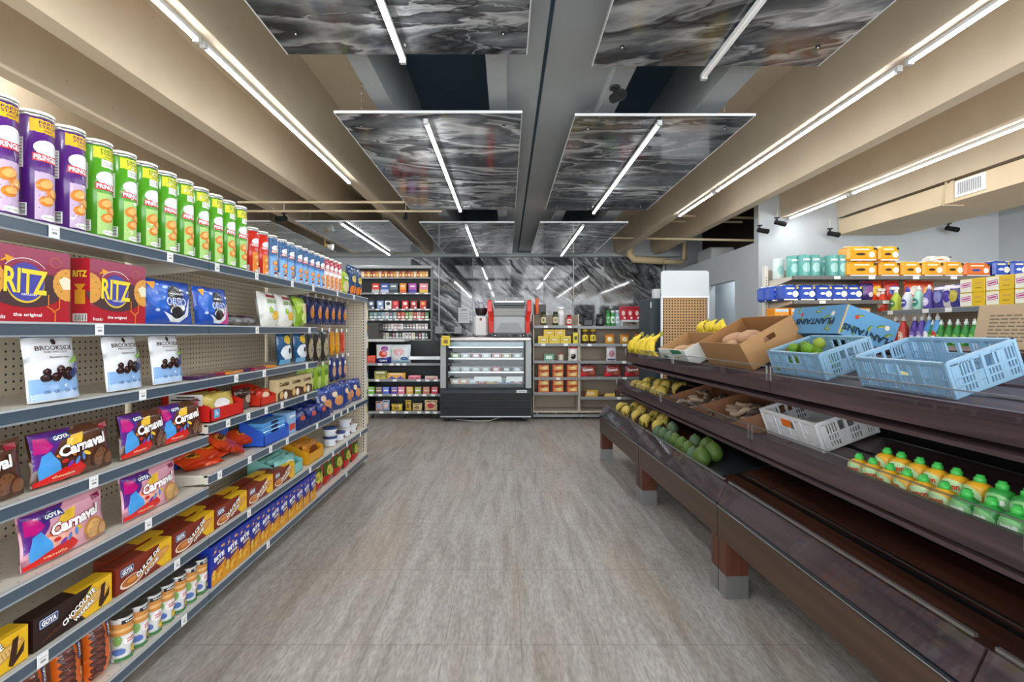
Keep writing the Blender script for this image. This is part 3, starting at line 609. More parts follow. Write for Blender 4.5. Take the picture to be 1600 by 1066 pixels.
def bag_mesh(m, w, h, t, c, mat='film', seed=0, wr=.0035, back=None, standing=False, nx=12, nz=12, jag=True):
    """pillow or pouch; returns the front surface for its print"""
    def T(u, v):
        a = max(0., 1-abs(2*u/w)**2.6); b0 = 2*v/h-1
        if standing: b = 1 - max(0., b0)**2 * 1.0 if b0 > 0 else 1.0 - .1*abs(b0)
        else: b = max(0., 1-abs(b0)**3.2)
        return t/2*(a**.55)*max(0., b)**.6 + wr*noise.noise(Vector((u*28+seed*7, v*28, seed)))*(.3+a)*(.4 if t < .02 else 1)
    def S(u, v, off):
        k = 1 - .035*math.cos(math.pi*(v/h-.5))**2 if h > 0 else 1
        return (u*k, -T(u, v)-off, v)
    S.mat = mat; S.ml = .014
    def B(u, v): k = 1-.035*math.cos(math.pi*(v/h-.5))**2; return (u*k, T(u, v)*.95, v)
    vs = []; fs = []; st = nx+1
    for fn in (lambda u, v: S(u, v, 0), B):
        for j in range(nz+1):
            for i in range(nx+1): vs.append(fn(-w/2+w*i/nx, h*j/nz))
    K = st*(nz+1)
    for j in range(nz):
        for i in range(nx):
            a = j*st+i; fs.append((a, a+1, a+st+1, a+st)); fs.append((K+a+1, K+a, K+a+st, K+a+st+1))
    for j in range(nz): fs.append((j*st, (j+1)*st, K+(j+1)*st, K+j*st)); a = j*st+nx; fs.append((a+st, a, K+a, K+a+st))
    for i in range(nx): fs.append((i+1, i, K+i, K+i+1)); a = nz*st+i; fs.append((a, a+1, K+a+1, K+a))
    m.add(vs, fs, c, mat, True)
    return S
def blob(cx, cy, rx, ry, seed, n=16, amp=.25):
    rnd = random.Random(seed); return [(cx+rx*math.cos(2*math.pi*i/n)*(1+amp*(rnd.random()-.5)), cy+ry*math.sin(2*math.pi*i/n)*(1+amp*(rnd.random()-.5))) for i in range(n)]
def sandwich_cookie_pack(pink=False):
    w, h = (.25, .172) if pink else (.29, .176); m = MB(); S = bag_mesh(m, w, h, .055, '#1f4fb4', seed=3+pink)
    g = .011
    m.decal(S, blob(-w*.2, h*.6, w*.25, h*.3, 3), '#2f6bd0', .0006, g)
    if pink: m.decal(S, [(w*.12,.006),(w*.22,h*.3),(w*.36,h*.52),(w*.48,h*.5),(w*.48,.006)], '#d6248c', .001, g)
    m.decal(S, [(-w*.2,h*.28),(-w*.05,h*.05),(w*.15,h*.04),(w*.3,h*.18),(w*.38,h*.6),(w*.3,h*.45),(w*.22,h*.22),(w*.08,h*.14),(-w*.08,h*.2)], '#e9eff5', .0014, g)
    cx = w*.06
    m.decal(S, ell(cx, h*.66, w*.155, h*.22, 22), '#1b1a20', .0018, g); m.decal(S, ell(cx, h*.66, w*.125, h*.17, 22), '#34333c', .0022, g)
    m.decal(S, ell(cx, h*.32, w*.15, h*.2, 22), '#1b1a20', .0018, g); m.decal(S, ell(cx+.004, h*.33, w*.17, h*.09, 20, 12), '#f4f2ee', .0026, g); m.decal(S, ell(cx, h*.27, w*.12, h*.13, 20), '#2b2a31', .003, g)
    m.text(S, 'OREO', cx, h*.5, w*.42, h*.19, '#ffffff', .0042, 0, .06); m.text(S, 'OREO', cx, h*.5, w*.38, h*.15, '#2a68cc', .005, 0, .01)
    m.decal(S, [(-w*.42,h*.9),(-w*.26,h*.93),(-w*.34,h*.74)], '#f0a02c', .0014, g)
    m.text(S, 'DOUBLE STUF' if pink else 'CHOCOLATE', cx, h*.68, w*.3, h*.045, '#ffffff', .004)
    for q in ((-w*.3, h*.3), (w*.36, h*.75), (-w*.12, h*.82)): m.decal(S, blob(*q, .012, .006, 5), '#bcd4f0', .0012, g)
    o = m.build('cookie_pack'); tag(o, cat='cookie pack'); return o
def berry_pouch():
    w, h = .158, .205; m = MB(); S = bag_mesh(m, w, h, .05, '#e4e8ee', 'film', seed=9, standing=True)
    m.decal(S, rect(0, h*.96, w*.99, h*.09), '#1c2f66', .0007, .012); m.decal(S, [(-w*.49,.004),(w*.49,.004),(w*.49,h*.36),(w*.1,h*.3),(-w*.49,h*.33)], '#86aede', .0007, .012)
    m.decal(S, rect(0, h*.07, w*.96, h*.1), '#b7cfee', .001, .012)
    m.text(S, 'BROOKSIDE', 0, h*.76, w*.72, h*.07, '#3c3030', .0015, 0, .015); m.text(S, 'DARK CHOCOLATE', 0, h*.70, w*.45, h*.025, '#6a5040', .0015)
    m.text(S, 'Blueberry Acai', .01, h*.62, w*.4, h*.03, '#5a4a52', .0015); m.decal(S, ell(0, h*.85, .009, .009, 12), '#3c3030', .001)
    rnd = random.Random(4)
    for k in range(15):
        x = -w*.36 + rnd.random()*w*.62; y = h*.32 + rnd.random()*h*.2*(1-abs(x+.02)/w*1.4); rr = .011+rnd.random()*.005
        m.decal(S, blob(x, y, rr, rr*.9, k, 12, .2), '#2c1a1c', .0012+.0003*k, .02); m.decal(S, ell(x-.003, y+.004, rr*.35, rr*.25, 8), '#6b4a48', .0015+.0003*k)
    for x, y, c in ((w*.33, h*.4, '#2f3f78'), (w*.39, h*.48, '#3c4c8a'), (w*.26, h*.36, '#26345f')): m.decal(S, ell(x, y, .011, .011, 14), c, .006)
    for x, y, a in ((w*.3, h*.56, 20), (w*.38, h*.6, 70)): m.decal(S, ell(x, y, .013, .006, 12, a), '#7fae3c', .0062)
    for k, x in enumerate((-.04, -.012, .022, .05)): m.text(S, ['100', 'CAL', 'GF', 'K'][k], x, h*.13, .016, .01, '#5a6f90', .0016)
    o = m.build('candy_pouch'); tag(o, cat='candy pouch'); return o
def carnival_pack(pink):
    w, h = .285, .158; m = MB(); S = bag_mesh(m, w, h, .055, '#e3a6b8' if pink else '#5e3a28', seed=12+pink, wr=.0045); g = .011
    m.decal(S, [(-w*.49,h*.3),(-w*.49,h*.98),(-w*.02,h*.98),(-w*.2,h*.8),(-w*.32,h*.5)], '#5c2a86', .0006, g)
    m.decal(S, [(-w*.48,h*.62),(-w*.46,h*.9),(-w*.36,h*.88),(-w*.3,h*.7),(-w*.38,h*.6)], '#c2187e', .001, g)
    m.decal(S, [(-w*.43,.01),(-w*.46,h*.3),(-w*.42,h*.56),(-w*.34,h*.62),(-w*.26,h*.4),(-w*.22,.02)], '#4b9be0', .0012, g)
    m.decal(S, blob(-w*.1, h*.42, w*.2, h*.26, 8), '#f0b4a4' if pink else '#47271b', .0009, g)
    m.decal(S, [(-w*.49,.004),(w*.02,.004),(w*.06,h*.16),(-w*.02,h*.3),(-w*.2,h*.26),(-w*.49,h*.1)], '#d8201c', .0016, g)
    m.decal(S, [(-w*.18,h*.62),(-w*.12,h*.82),(w*.06,h*.86),(w*.02,h*.66)], '#f2c43a', .0018, g)
    for k, (x, y, c) in enumerate(((-.2, .38, '#c9302c'), (-.13, .3, '#7a3aa8'), (-.05, .33, '#5a8ad0'), (.03, .38, '#5a8ad0'), (-.1, .5, '#e8842a'), (.08, .42, '#efc43a'), (-.24, .5, '#f08a3a'))):
        m.decal(S, ell(x*w, y*h, .013, .006, 10, 30*k), c, .002)
    m.decal(S, rrect(-w*.2, h*.85, w*.22, h*.13, .004, 3), '#25357e', .0022, g); m.text(S, 'GOYA', -w*.2, h*.85, w*.18, h*.08, '#ffffff', .003, 3, .04)
    m.text(S, 'Carnaval', w*.04, h*.6, w*.62, h*.24, '#8e1740' if pink else '#3c1412', .0032, 5, .11, None, .12); m.text(S, 'Carnaval', w*.04, h*.605, w*.6, h*.22, '#ffffff', .0042, 5, .045, None, .12)
    c1, c2 = ('#b98448', '#d5a768') if pink else ('#4c2b1c', '#7d5236')
    m.decal(S, blob(w*.27, h*.27, w*.14, h*.23, 7, 20, .06), c1, .003, g); m.decal(S, blob(w*.27, h*.27, w*.11, h*.18, 8, 20, .06), c2, .0036, g)
    m.decal(S, blob(w*.39, h*.2, w*.09, h*.16, 9, 18, .06), c1, .0042, g); m.decal(S, blob(w*.39, h*.2, w*.066, h*.12, 10, 18, .06), c2, .0048, g)
    for k in range(7): m.decal(S, ell(w*.27+.02*math.cos(k), h*.27+.02*math.sin(k), .003, .002, 8), c1, .0042)
    m.text(S, 'vanilla' if pink else 'chocolate', -w*.2, h*.13, w*.26, h*.05, '#ffd9a8', .003); m.decal(S, rect(w*.36, h*.88, w*.13, h*.1, 4), '#8a1f4a' if pink else '#a8203a', .002)
    o = m.build('cookie_pack'); tag(o, cat='cookie pack'); return o
def wafer_box(choc, w=.27, h=.092):
    d = .055; m = MB(); base = '#2a1612' if choc else '#7d2a16'; m.box(-w/2, w/2, -d/2, d/2, 0, h, base, 'card'); S = flat(-d/2, 'card')
    m.decal(S, [(w*.12,0),(w*.5,0),(w*.5,h),(w*.22,h),(0,h*.45)] if choc else [(w*.3,0),(w*.5,0),(w*.5,h),(w*.26,h),(w*.1,h*.5)], '#e8b81e')
    m.decal(S, rrect(-w*.33, h*.72, w*.22, h*.3, .004), '#2c4478', .001); m.decal(S, rrect(-w*.33, h*.72, w*.21, h*.26, .004), '#dfe6ee', .0013); m.decal(S, rrect(-w*.33, h*.72, w*.2, h*.22, .003), '#2c4478', .0016)
    m.text(S, 'GOYA', -w*.33, h*.72, w*.17, h*.17, '#ffffff', .0024, 0, .05)
    m.decal(S, ell(w*.2, h*.48, w*.26, h*.2, 22, 14), '#cf9a4a' if choc else '#c9813a', .0014); m.decal(S, ell(w*.23, h*.5, w*.2, h*.13, 20, 14), '#e6bd72' if choc else '#e0a45a', .0018)
    for q in range(7): m.decal(S, rect(w*(.1+q*.035), h*(.45+q*.012), .0016, h*.2, 20), '#a8752e', .0022)
    if choc:
        m.decal(S, [(w*.3,h*.12),(w*.34,h*.8),(w*.4,h*.85),(w*.38,h*.3),(w*.46,h*.6),(w*.45,h*.3),(w*.34,h*.04)], '#3a1c10', .002)
        for q in range(4): m.decal(S, rect(-w*.36+q*.02, h*.2+q*.005, .03, .008, 30), '#4a2a1c', .001+.0004*q)
    else:
        m.decal(S, ell(-w*.25, h*.25, w*.2, h*.22, 24, 0), '#e9d9c6', .0014); m.decal(S, ell(-w*.25, h*.27, w*.17, h*.17, 24, 0), '#b5652a', .0018); m.decal(S, ell(-w*.24, h*.29, w*.1, h*.09, 20, 0), '#d98c40', .0022)
    a = 24
    t1_, t2_ = ('CHOCOLATE', 'WAFERS') if choc else ('DULCE DE', 'LECHE')
    m.text(S, t1_, w*.03, h*.56, w*.46, h*.22, '#2a1208', .0028, a, .1); m.text(S, t1_, w*.03, h*.56, w*.45, h*.2, '#ffffff', .0036, a, .04)
    m.text(S, t2_, w*.09, h*.33, w*.28, h*.15, '#2a1208', .0028, a, .1); m.text(S, t2_, w*.09, h*.33, w*.27, h*.14, '#ffffff', .0036, a, .04)
    m.decal(topf(h), [(0,-d/2),(w/2,-d/2),(w/2,d/2),(w*.05,d/2)], '#e8b81e')
    o = m.build('wafer_box'); tag(o, cat='wafer box'); return o
def cookie_sleeve():
    w, h = .085, .2; m = MB(); S = bag_mesh(m, w, h, .075, '#d9641c', seed=21, nx=10)
    m.decal(S, rect(0, h*.5, w*.9, h*.9), '#d9641c', .0004, .015)
    for k in range(8): m.decal(S, blob(-w*.22, h*(.12+k*.105), w*.24, h*.075, k, 14, .12), '#4a241c', .0012+.0004*k, .014); m.decal(S, blob(-w*.22, h*(.12+k*.105), w*.14, h*.03, k+3, 12, .2), '#6b3a30', .0018+.0004*k, .014)
    m.decal(S, rrect(w*.28, h*.75, w*.24, h*.26, .004), '#2c4478', .002, .012); m.text(S, 'GOYA', w*.28, h*.75, h*.2, w*.15, '#ffffff', .003, -90, .05)
    m.text(S, 'Maria', w*.3, h*.38, h*.2, w*.13, '#ffe0b0', .003, -90, .02); m.decal(S, rect(-w*.1, h*.93, w*.5, h*.05), '#a03020', .0022)
    o = m.build('cookie_sleeve'); tag(o, cat='cookie sleeve'); return o
def wafer_tub():
    r, H = .033, .15; m = MB(); m.lathe([(r*.9,0),(r*.93,.004),(r,H-.012),(r*1.04,H-.01),(r*1.04,H-.004),(r*1.03,H-.002)], '#e6e8e8', 'tin', 20); S = cyl(r*1.012)
    m.decal(S, rect(0, H*.74, r*5, H*.28), '#c98a44', .0012, .012); m.decal(S, rect(0, H*.72, r*5, H*.07), '#e6b676', .0016, .012)
    m.decal(S, rect(0, H*.9, r*1.7, H*.09), '#2a2c36', .0018, .012); m.text(S, 'Goya', 0, H*.9, r*1.1, H*.06, '#ffffff', .0026)
    m.decal(S, ell(r*.0, H*.47, r*.7, H*.13), '#f6efef', .002, .012); m.text(S, 'wafer', 0, H*.5, r*.9, H*.05, '#c03a4a', .003); m.text(S, 'sticks', 0, H*.44, r*.8, H*.05, '#c03a4a', .003)
    m.decal(S, ell(r*.5, H*.2, r*.5, H*.08), '#e8c23a', .002, .012); m.decal(S, rect(0, H*.06, r*3, H*.07), '#3c7a44', .0016, .012)
    m.decal(S, ell(-r*1.2, H*.5, r*.4, H*.12), '#7ea85a', .002, .012); m.decal(S, blob(-r*1.1, H*.24, r*.6, H*.08, 3), '#5570b0', .002, .012)
    o = m.build('wafer_tub'); tag(o, cat='wafer tub')
    m = MB(); m.lathe([(r*1.06, H-.003), (r*1.06, H), (r*.98, H+.001), (.0005, H+.0005)], '#d0d3d6', 'steel', 20); m.build('foil_lid', o)
    return o
def blue_cracker_box():
    w, h, d = .105, .178, .06; m = MB(); m.box(-w/2, w/2, -d/2, d/2, 0, h, '#1f36a0', 'card'); S = flat(-d/2, 'card')
    m.decal(S, [(-w/2,0),(w/2,0),(w/2,h*.5),(w*.1,h*.4),(-w/2,h*.3)], '#d9961e'); m.decal(S, [(-w/2,h*.3),(w*.1,h*.4),(w/2,h*.5),(w/2,h*.62),(-w*.1,h*.5),(-w/2,h*.42)], '#53307a', .0008)
    rnd = random.Random(2)
    for k in range(9): m.decal(S, rrect(-w*.4+rnd.random()*w*.8, h*(.06+rnd.random()*.32), .022, .018, .003, rnd.random()*60), ['#e9b23c','#f0c65a','#c97f1a'][k % 3], .0012+.0003*k)
    for k in range(7): m.decal(S, ell(-w*.35+rnd.random()*w*.7, h*(.72+rnd.random()*.22), .008, .006, 10), ['#c98a5a','#8a5a7a','#e0b088'][k % 3], .001+.0003*k)
    m.text(S, 'BITE', 0, h*.66, w*.7, h*.12, '#ffffff', .003, 8, .05); m.text(S, 'size', .01, h*.54, w*.5, h*.09, '#e8dcc0', .003, 8, .04)
    o = m.build('snack_box'); tag(o, cat='snack box'); return o
def generic_bag(w, h, t, c, deco, name, cat, seed=0, mat='film'):
    m = MB(); S = bag_mesh(m, w, h, t, c, mat, seed=seed, nx=8, nz=8)
    for q in deco:
        k = q[0]
        if k == 't': m.text(S, q[1], q[2]*w, q[3]*h, q[4]*w, q[5]*h, q[6], .0035, q[7] if len(q) > 7 else 0, .04, .03)
        elif k == 'e': m.decal(S, ell(q[1]*w, q[2]*h, q[3]*w, q[4]*h, 18, q[6] if len(q) > 6 else 0), q[5], .002, .02)
        elif k == 'b': m.decal(S, blob(q[1]*w, q[2]*h, q[3]*w, q[4]*h, q[6] if len(q) > 6 else 1), q[5], .0014, .02)
        elif k == 'r': m.decal(S, rect(q[1]*w, q[2]*h, q[3]*w, q[4]*h, q[6] if len(q) > 6 else 0), q[5], .0008, .02)
        elif k == 'p': m.decal(S, [(a*w, b*h) for a, b in q[1]], q[2], .0011, .02)
    o = m.build(name); tag(o, cat=cat); return o
def gbox(w, h, d, c, deco, name, cat, mat='card', top=None):
    m = MB(); m.bbox(-w/2, w/2, -d/2, d/2, 0, h, c, mat, .0015); S = flat(-d/2, mat)
    for i, q in enumerate(deco):
        k = q[0]; of = .0006+.0004*i
        if k == 't': m.text(S, q[1], q[2]*w, q[3]*h, q[4]*w, q[5]*h, q[6], of+.0006, q[7] if len(q) > 7 else 0, .04)
        elif k == 'e': m.decal(S, ell(q[1]*w, q[2]*h, q[3]*w, q[4]*h, 16), q[5], of)
        elif k == 'r': m.decal(S, rect(q[1]*w, q[2]*h, q[3]*w, q[4]*h, q[6] if len(q) > 6 else 0), q[5], of)
        elif k == 'p': m.decal(S, [(a*w, b*h) for a, b in q[1]], q[2], of)
    if top: m.decal(topf(h, mat), rect(0, 0, w*.98, d*.98), top)
    o = m.build(name); tag(o, cat=cat); return o

# ---------------------------------------------------------------- stock on the left shelving
AR = R(90)        # faces the aisle
def L(key, fn, y, sh, inset, label, cat, group=None, dy=0, **k):
    """put a thing on a left shelf: y along the run, inset from the lip"""
    return put(key, fn, (XE-inset, y, ZS[sh]+.0005+k.pop('dz', 0)), AR + k.pop('turn', 0), label, cat, group, **k)
rnd = random.Random(7)
CR = .0435
yy = 1.329; cans = []
for k, kind in enumerate(['purple']*3 + ['green']*9):
    n = k if kind == 'purple' else k-3
    L('can_'+kind, lambda kind=kind: crisp_can(kind, .332, CR), 1.329+.108*k, 'S1', .083, '%s chip can on the top shelf, %s %s can counted from the left edge' % (kind, ORD[n], kind), 'chip can', '%s chip cans on the top shelf' % kind, turn=R(-4+rnd.random()*8))
L('can_purple', None, 1.36, 'S1', .185, 'purple chip can in the second row, behind the leftmost ones', 'chip can', 'purple chip cans on the top shelf')
for k in range(2): L('can_red', lambda: crisp_can('red', .25, .041), 2.64+.11*k, 'S1', .083, '%s red chip can on the top shelf, beside the %s cans' % (('nearer', 'green') if k == 0 else ('farther', 'blue')), 'chip can', 'red chip cans')
for k, y in enumerate([2.86, 2.985, 3.09, 3.21, 3.3, 3.41, 3.51, 3.6]): L('can_blue', lambda: crisp_can('blue', .25, .041), y, 'S1', .083, 'blue chip can on the top shelf, %s blue can counted from the red ones' % ORD[k], 'chip can', 'blue chip cans')
for k in range(4): L('can_white', lambda: crisp_can('white', .25, .041), 3.7+.092*k, 'S1', .083, 'red-topped white chip can, %s of the four after the blue cans' % ORD[k], 'chip can', 'red-topped white chip cans')
L('limebag', lambda: generic_bag(.22, .2, .07, '#a8bf2a', [('b', 0, .35, .35, .25, '#d8cfa0'), ('e', 0, .7, .4, .12, '#7fa018'), ('t', 'chips', 0, .7, .5, .12, '#ffffff')], 'snack_bag', 'snack bag', 4), 4.13, 'S1', .08, 'lime green snack bag on the top shelf beside the last cans', 'snack bag')
for k in range(2): L('navybag', lambda: generic_bag(.2, .27, .07, '#22406e', [('b', -.2, .2, .2, .14, '#e07c22'), ('b', .22, .2, .2, .14, '#e8862a', 4), ('b', 0, .55, .3, .12, '#d9c25a', 5), ('r', 0, .85, .8, .1, '#1b2f5c')], 'snack_bag', 'snack bag', 6), 4.3+.17*k, 'S1', .07, '%s tall navy snack bag with orange snacks at the end of the top shelf' % ['left', 'right'][k], 'snack bag', 'navy snack bags at the far end')
# second shelf
for k, y in enumerate((1.345, 1.651)): L('ritz', cracker_box, y, 'S2', .033, ['red cracker box with yellow lettering, cut by the left edge', 'red cracker box with yellow lettering showing its narrow side, beside blue packs'][k], 'cracker box', 'red cracker boxes')
L('oreo', lambda: sandwich_cookie_pack(False), 1.945, 'S2', .04, 'blue cookie pack standing next to the cracker boxes', 'cookie pack', rx=R(-6))
L('oreop', lambda: sandwich_cookie_pack(True), 2.235, 'S2', .04, 'blue cookie pack with a magenta corner', 'cookie pack', rx=R(-6))
for k in range(3): L('clearbag', lambda: generic_bag(.14, .12, .045, '#8d8a8c', [('b', 0, .5, .4, .35, '#4a2a52'), ('e', .2, .75, .2, .12, '#c9a23a')], 'candy_bag', 'candy bag', 8), 2.43+.135*k, 'S2', .09, 'small clear bag of dark sweets lying flat, %s from the cookie packs' % ORD[k], 'candy bag', 'clear bags of sweets lying down', rx=R(-80), dz=.022)
for k in range(2): L('popbag', lambda: generic_bag(.2, .2, .08, '#e2e4e0', [('r', 0, .86, .5, .08, '#9a2f3a'), ('t', 'SKINNY', 0, .7, .6, .12, '#6a8a3a'), ('b', .1, .3, .2, .14, '#e8b83a'), ('b', -.15, .45, .1, .1, '#9ac23a')], 'popcorn_bag', 'popcorn bag', 10), 2.83+.2*k, 'S2', .07, ['white popcorn bag, the nearer of two', 'white popcorn bag, beside the green bag'][k], 'popcorn bag', 'white popcorn bags', rx=R(-8))
L('greenbag', lambda: generic_bag(.17, .2, .08, '#7fa02a', [('b', .15, .6, .25, .2, '#d9cfa8'), ('b', .1, .3, .3, .2, '#cfe08a', 4), ('p', [(-.5, .9), (.4, 1), (-.4, .4)], '#a0c03a')], 'snack_bag', 'snack bag', 11), 3.24, 'S2', .07, 'green and white snack bag at the end of the second shelf', 'snack bag', rx=R(-6))
# third shelf
for k, y in enumerate((1.453, 1.72, 1.94)): L('pouch', berry_pouch, y, 'S3', .04, ['nearest', 'middle', 'farthest'][k] + ' of three white pouches picturing dark chocolate and blueberries', 'candy pouch', 'white chocolate pouches', rx=R(-7), turn=R([-2, 2, -1][k]))
for k in range(6): L('bar%d' % (k % 3), lambda k=k: gbox(.16, .012, .075, ['#4a2358', '#8a2040', '#d8862a'][k % 3], [], 'chocolate_bar', 'chocolate bar', 'film', ['#5a2a6a', '#a02a50', '#e09a3a'][k % 3]), 2.15+.115*k, 'S3', .05+.015*(k % 2), 'flat %s chocolate bar lying on the third shelf, %s from the pouches' % (['purple', 'crimson', 'orange'][k % 3], ORD[k]), 'chocolate bar', 'flat chocolate bars', turn=R(8*(-1)**k))
for k, y in enumerate((2.985, 3.21)): L('bluebag', lambda: generic_bag(.17, .21, .06, '#2a5a86', [('b', 0, .72, .25, .14, '#e6c32c'), ('b', .0, .35, .42, .22, '#dfe8ee', 3), ('e', .1, .4, .12, .08, '#24303c'), ('r', 0, .08, .9, .14, '#5aa0d0')], 'snack_bag', 'snack bag', 13), y, 'S3', .055, ['left', 'right'][k] + ' blue and white snack bag on the third shelf', 'snack bag', 'blue and white snack bags', rx=R(-3))
# fourth and fifth shelf of the near unit
for k, y in enumerate((1.225, 1.527, 1.82, 2.03)): L('carnc', lambda: carnival_pack(False), y, 'S4', .045, ['brown carnival cookie pack cut by the left edge', 'largest-looking brown carnival cookie pack, fully in view', 'brown carnival cookie pack between two others', 'brown carnival cookie pack in front of the red carton'][k], 'cookie pack', 'brown carnival cookie packs', rx=R(-6), turn=R([0, 0, 3, -3][k]), s=(1 if k < 2 else .85, 1, 1))
for k, y in enumerate((1.5, 1.86)): L('carnp', lambda: carnival_pack(True), y, 'S5', .045, ['nearer', 'farther'][k] + ' pink carnival cookie pack on the fifth shelf', 'cookie pack', 'pink carnival cookie packs', rx=R(-6))
# sixth shelf: wafer boxes and cartons
for k in range(2): L('wafc', lambda: wafer_box(True), 1.21+.285*k, 'S6', .04, ['yellow and brown chocolate wafer box cut by the left edge', 'yellow and brown chocolate wafer box with slanted white words'][k], 'wafer box', 'chocolate wafer boxes')
for k in range(5): L('wafd', lambda: wafer_box(False), 1.785+.278*k, 'S6', .04, 'red-brown caramel wafer box with yellow corner, %s counted from the near end' % ORD[k], 'wafer box', 'caramel wafer boxes')
for k in range(5): L('wafd', None, 1.84+.278*k, 'S6', .11, 'red-brown caramel wafer box in the back row, behind the %s front one' % ORD[k], 'wafer box', 'caramel wafer boxes')
def open_carton(w, h, d, c, cin, items, tilt_back=True):
    e = empty('display_carton'); tag(e, cat='display carton'); m = MB(); t = .003
    m.box(-w/2, w/2, d/2-t, d/2, 0, h, c, 'card'); m.box(-w/2, w/2, -d/2, d/2, 0, t, cin, 'card')
    for x in (-w/2, w/2-t):
        v = [(x, -d/2, 0), (x, d/2, 0), (x, d/2, h), (x, -d/2, h*.45)]; v += [(a+t, b, z) for a, b, z in v]; m.add(v, [(0,3,2,1),(4,5,6,7),(2,3,7,6),(0,4,7,3)], c, 'card')
    m.box(-w/2, w/2, -d/2, -d/2+t, 0, h*.4, c, 'card'); m.build('carton', e)
    items(e, w, h, d); return e
def filler(c, n, th, name='packet', deco=None, lay=False):
    def f(e, w, h, d):
        for i in range(n):
            m = MB()
            if lay: m.bbox(-w*.44, w*.44, -d*.4, d*.4, .004+i*th, .002+(i+1)*th, c, 'film', .003); m.decal(flat(-d*.4, 'film'), ell(0, .003+(i+.5)*th, w*.16, th*.35), deco or '#ffffff')
            else:
                y = -d*.36 + i*(d*.7/n); m.M = Matrix.Translation((0, y, .004)) @ Matrix.Rotation(R(-12), 4, 'X'); bag_mesh(m, w*.9, h*.75, th, c, seed=i, nx=6, nz=6); 
                if deco: m.decal(flat(-th*.55, 'film'), blob(0, h*.42, w*.22, h*.16, i), deco, .001)
            m.build(name, e)
    return f
L('turq', lambda: open_carton(.3, .16, .2, '#7fc0b8', '#a0d0c8', filler('#7fc4be', 3, .045, deco='#d8eeea')), 3.02, 'S6', .12, 'turquoise display carton with turquoise pouches', 'display carton')
L('orng', lambda: open_carton(.26, .17, .2, '#d99a1c', '#e8b84a', filler('#c27a1a', 3, .045, deco='#7a3a14')), 3.4, 'S6', .12, 'mustard display carton with orange pouches', 'display carton')
def dip_tub(c='#2f4a86'):
    m = MB(); m.lathe([(.04, 0), (.046, .005), (.052, .06)], '#e4e6e8', 'plastic', 20); S = cyl(.05); m.decal(S, rect(0, .032, .2, .03), '#d8e2ee', .001, .02); m.decal(S, ell(0, .032, .02, .012), '#8a3a2a', .002, .02)
    o = m.build('dip_tub'); tag(o, cat='dip tub'); m = MB(); m.lathe([(.054, .058), (.055, .07), (.05, .072), (.0005, .071)], c, 'plastic', 20); m.build('lid', o); return o
for k, (y, dz, kind) in enumerate(((3.83, 0, 'n'), (3.83, .074, 'n'), (4.02, 0, 'n'), (4.18, 0, 'w'), (4.18, .074, 'w'), (4.34, 0, 'w'))):
    L('dip'+kind, lambda kind=kind: dip_tub('#27407e' if kind == 'n' else '#dfe3e6'), y, 'S6', .08, ['white tub with a navy lid, bottom of the near pair', 'white tub with a navy lid, top of the near pair', 'white tub with a navy lid standing alone', 'white-lidded tub, bottom of the far pair', 'white-lidded tub, top of the far pair', 'white-lidded tub nearest the end panel'][k], 'dip tub', 'tubs on the lower shelf', dz=dz)
# bottom deck
for k, y in enumerate((1.385, 1.5, 1.61)): L('sleeve', cookie_sleeve, y, 'B', .05, ['orange cookie sleeve cut by the bottom edge, leftmost', 'orange cookie sleeve between two others', 'orange cookie sleeve next to the foil-topped tubs'][k], 'cookie sleeve', 'orange cookie sleeves', rx=R(-3))
for r_ in range(3):
    for k in range(7): L('wtub', wafer_tub, 1.712+.071*k, 'B', .045+.075*r_, 'white tub with foil lid, %s from the near end, %s row' % (ORD[k], ['front', 'second', 'back'][r_]), 'wafer tub', 'foil-topped wafer tubs', turn=R(rnd.random()*30-15))
for k in range(11): L('bcb', blue_cracker_box, 2.225+.108*k, 'B', .035, 'blue and yellow snack box on the bottom deck, %s from the tubs' % ORD[k], 'snack box', 'blue and yellow snack boxes', turn=R(rnd.random()*6-3))
for k in range(10): L('bcb', None, 2.26+.112*k, 'B', .11, 'blue and yellow snack box in the back row, %s from the tubs' % ORD[k], 'snack box', 'blue and yellow snack boxes in the back row')
for k in range(5): L('plant', lambda: generic_bag(.17, .2, .07, '#b0221c', [('p', [(-.48, .3), (0, .45), (.48, .3), (.48, .8), (-.48, .8)], '#3f5a1c'), ('b', -.15, .5, .22, .2, '#c9b83a'), ('b', .2, .45, .18, .2, '#b8c24a', 4), ('t', 'GOYA', 0, .88, .5, .1, '#ffffff')], 'chip_bag', 'chip bag', 15), 3.48+.215*k, 'B', .05, 'red and green plantain chip bag, %s from the snack boxes' % ORD[k], 'chip bag', 'red and green chip bags', rx=R(-5), turn=R(rnd.random()*10-5))
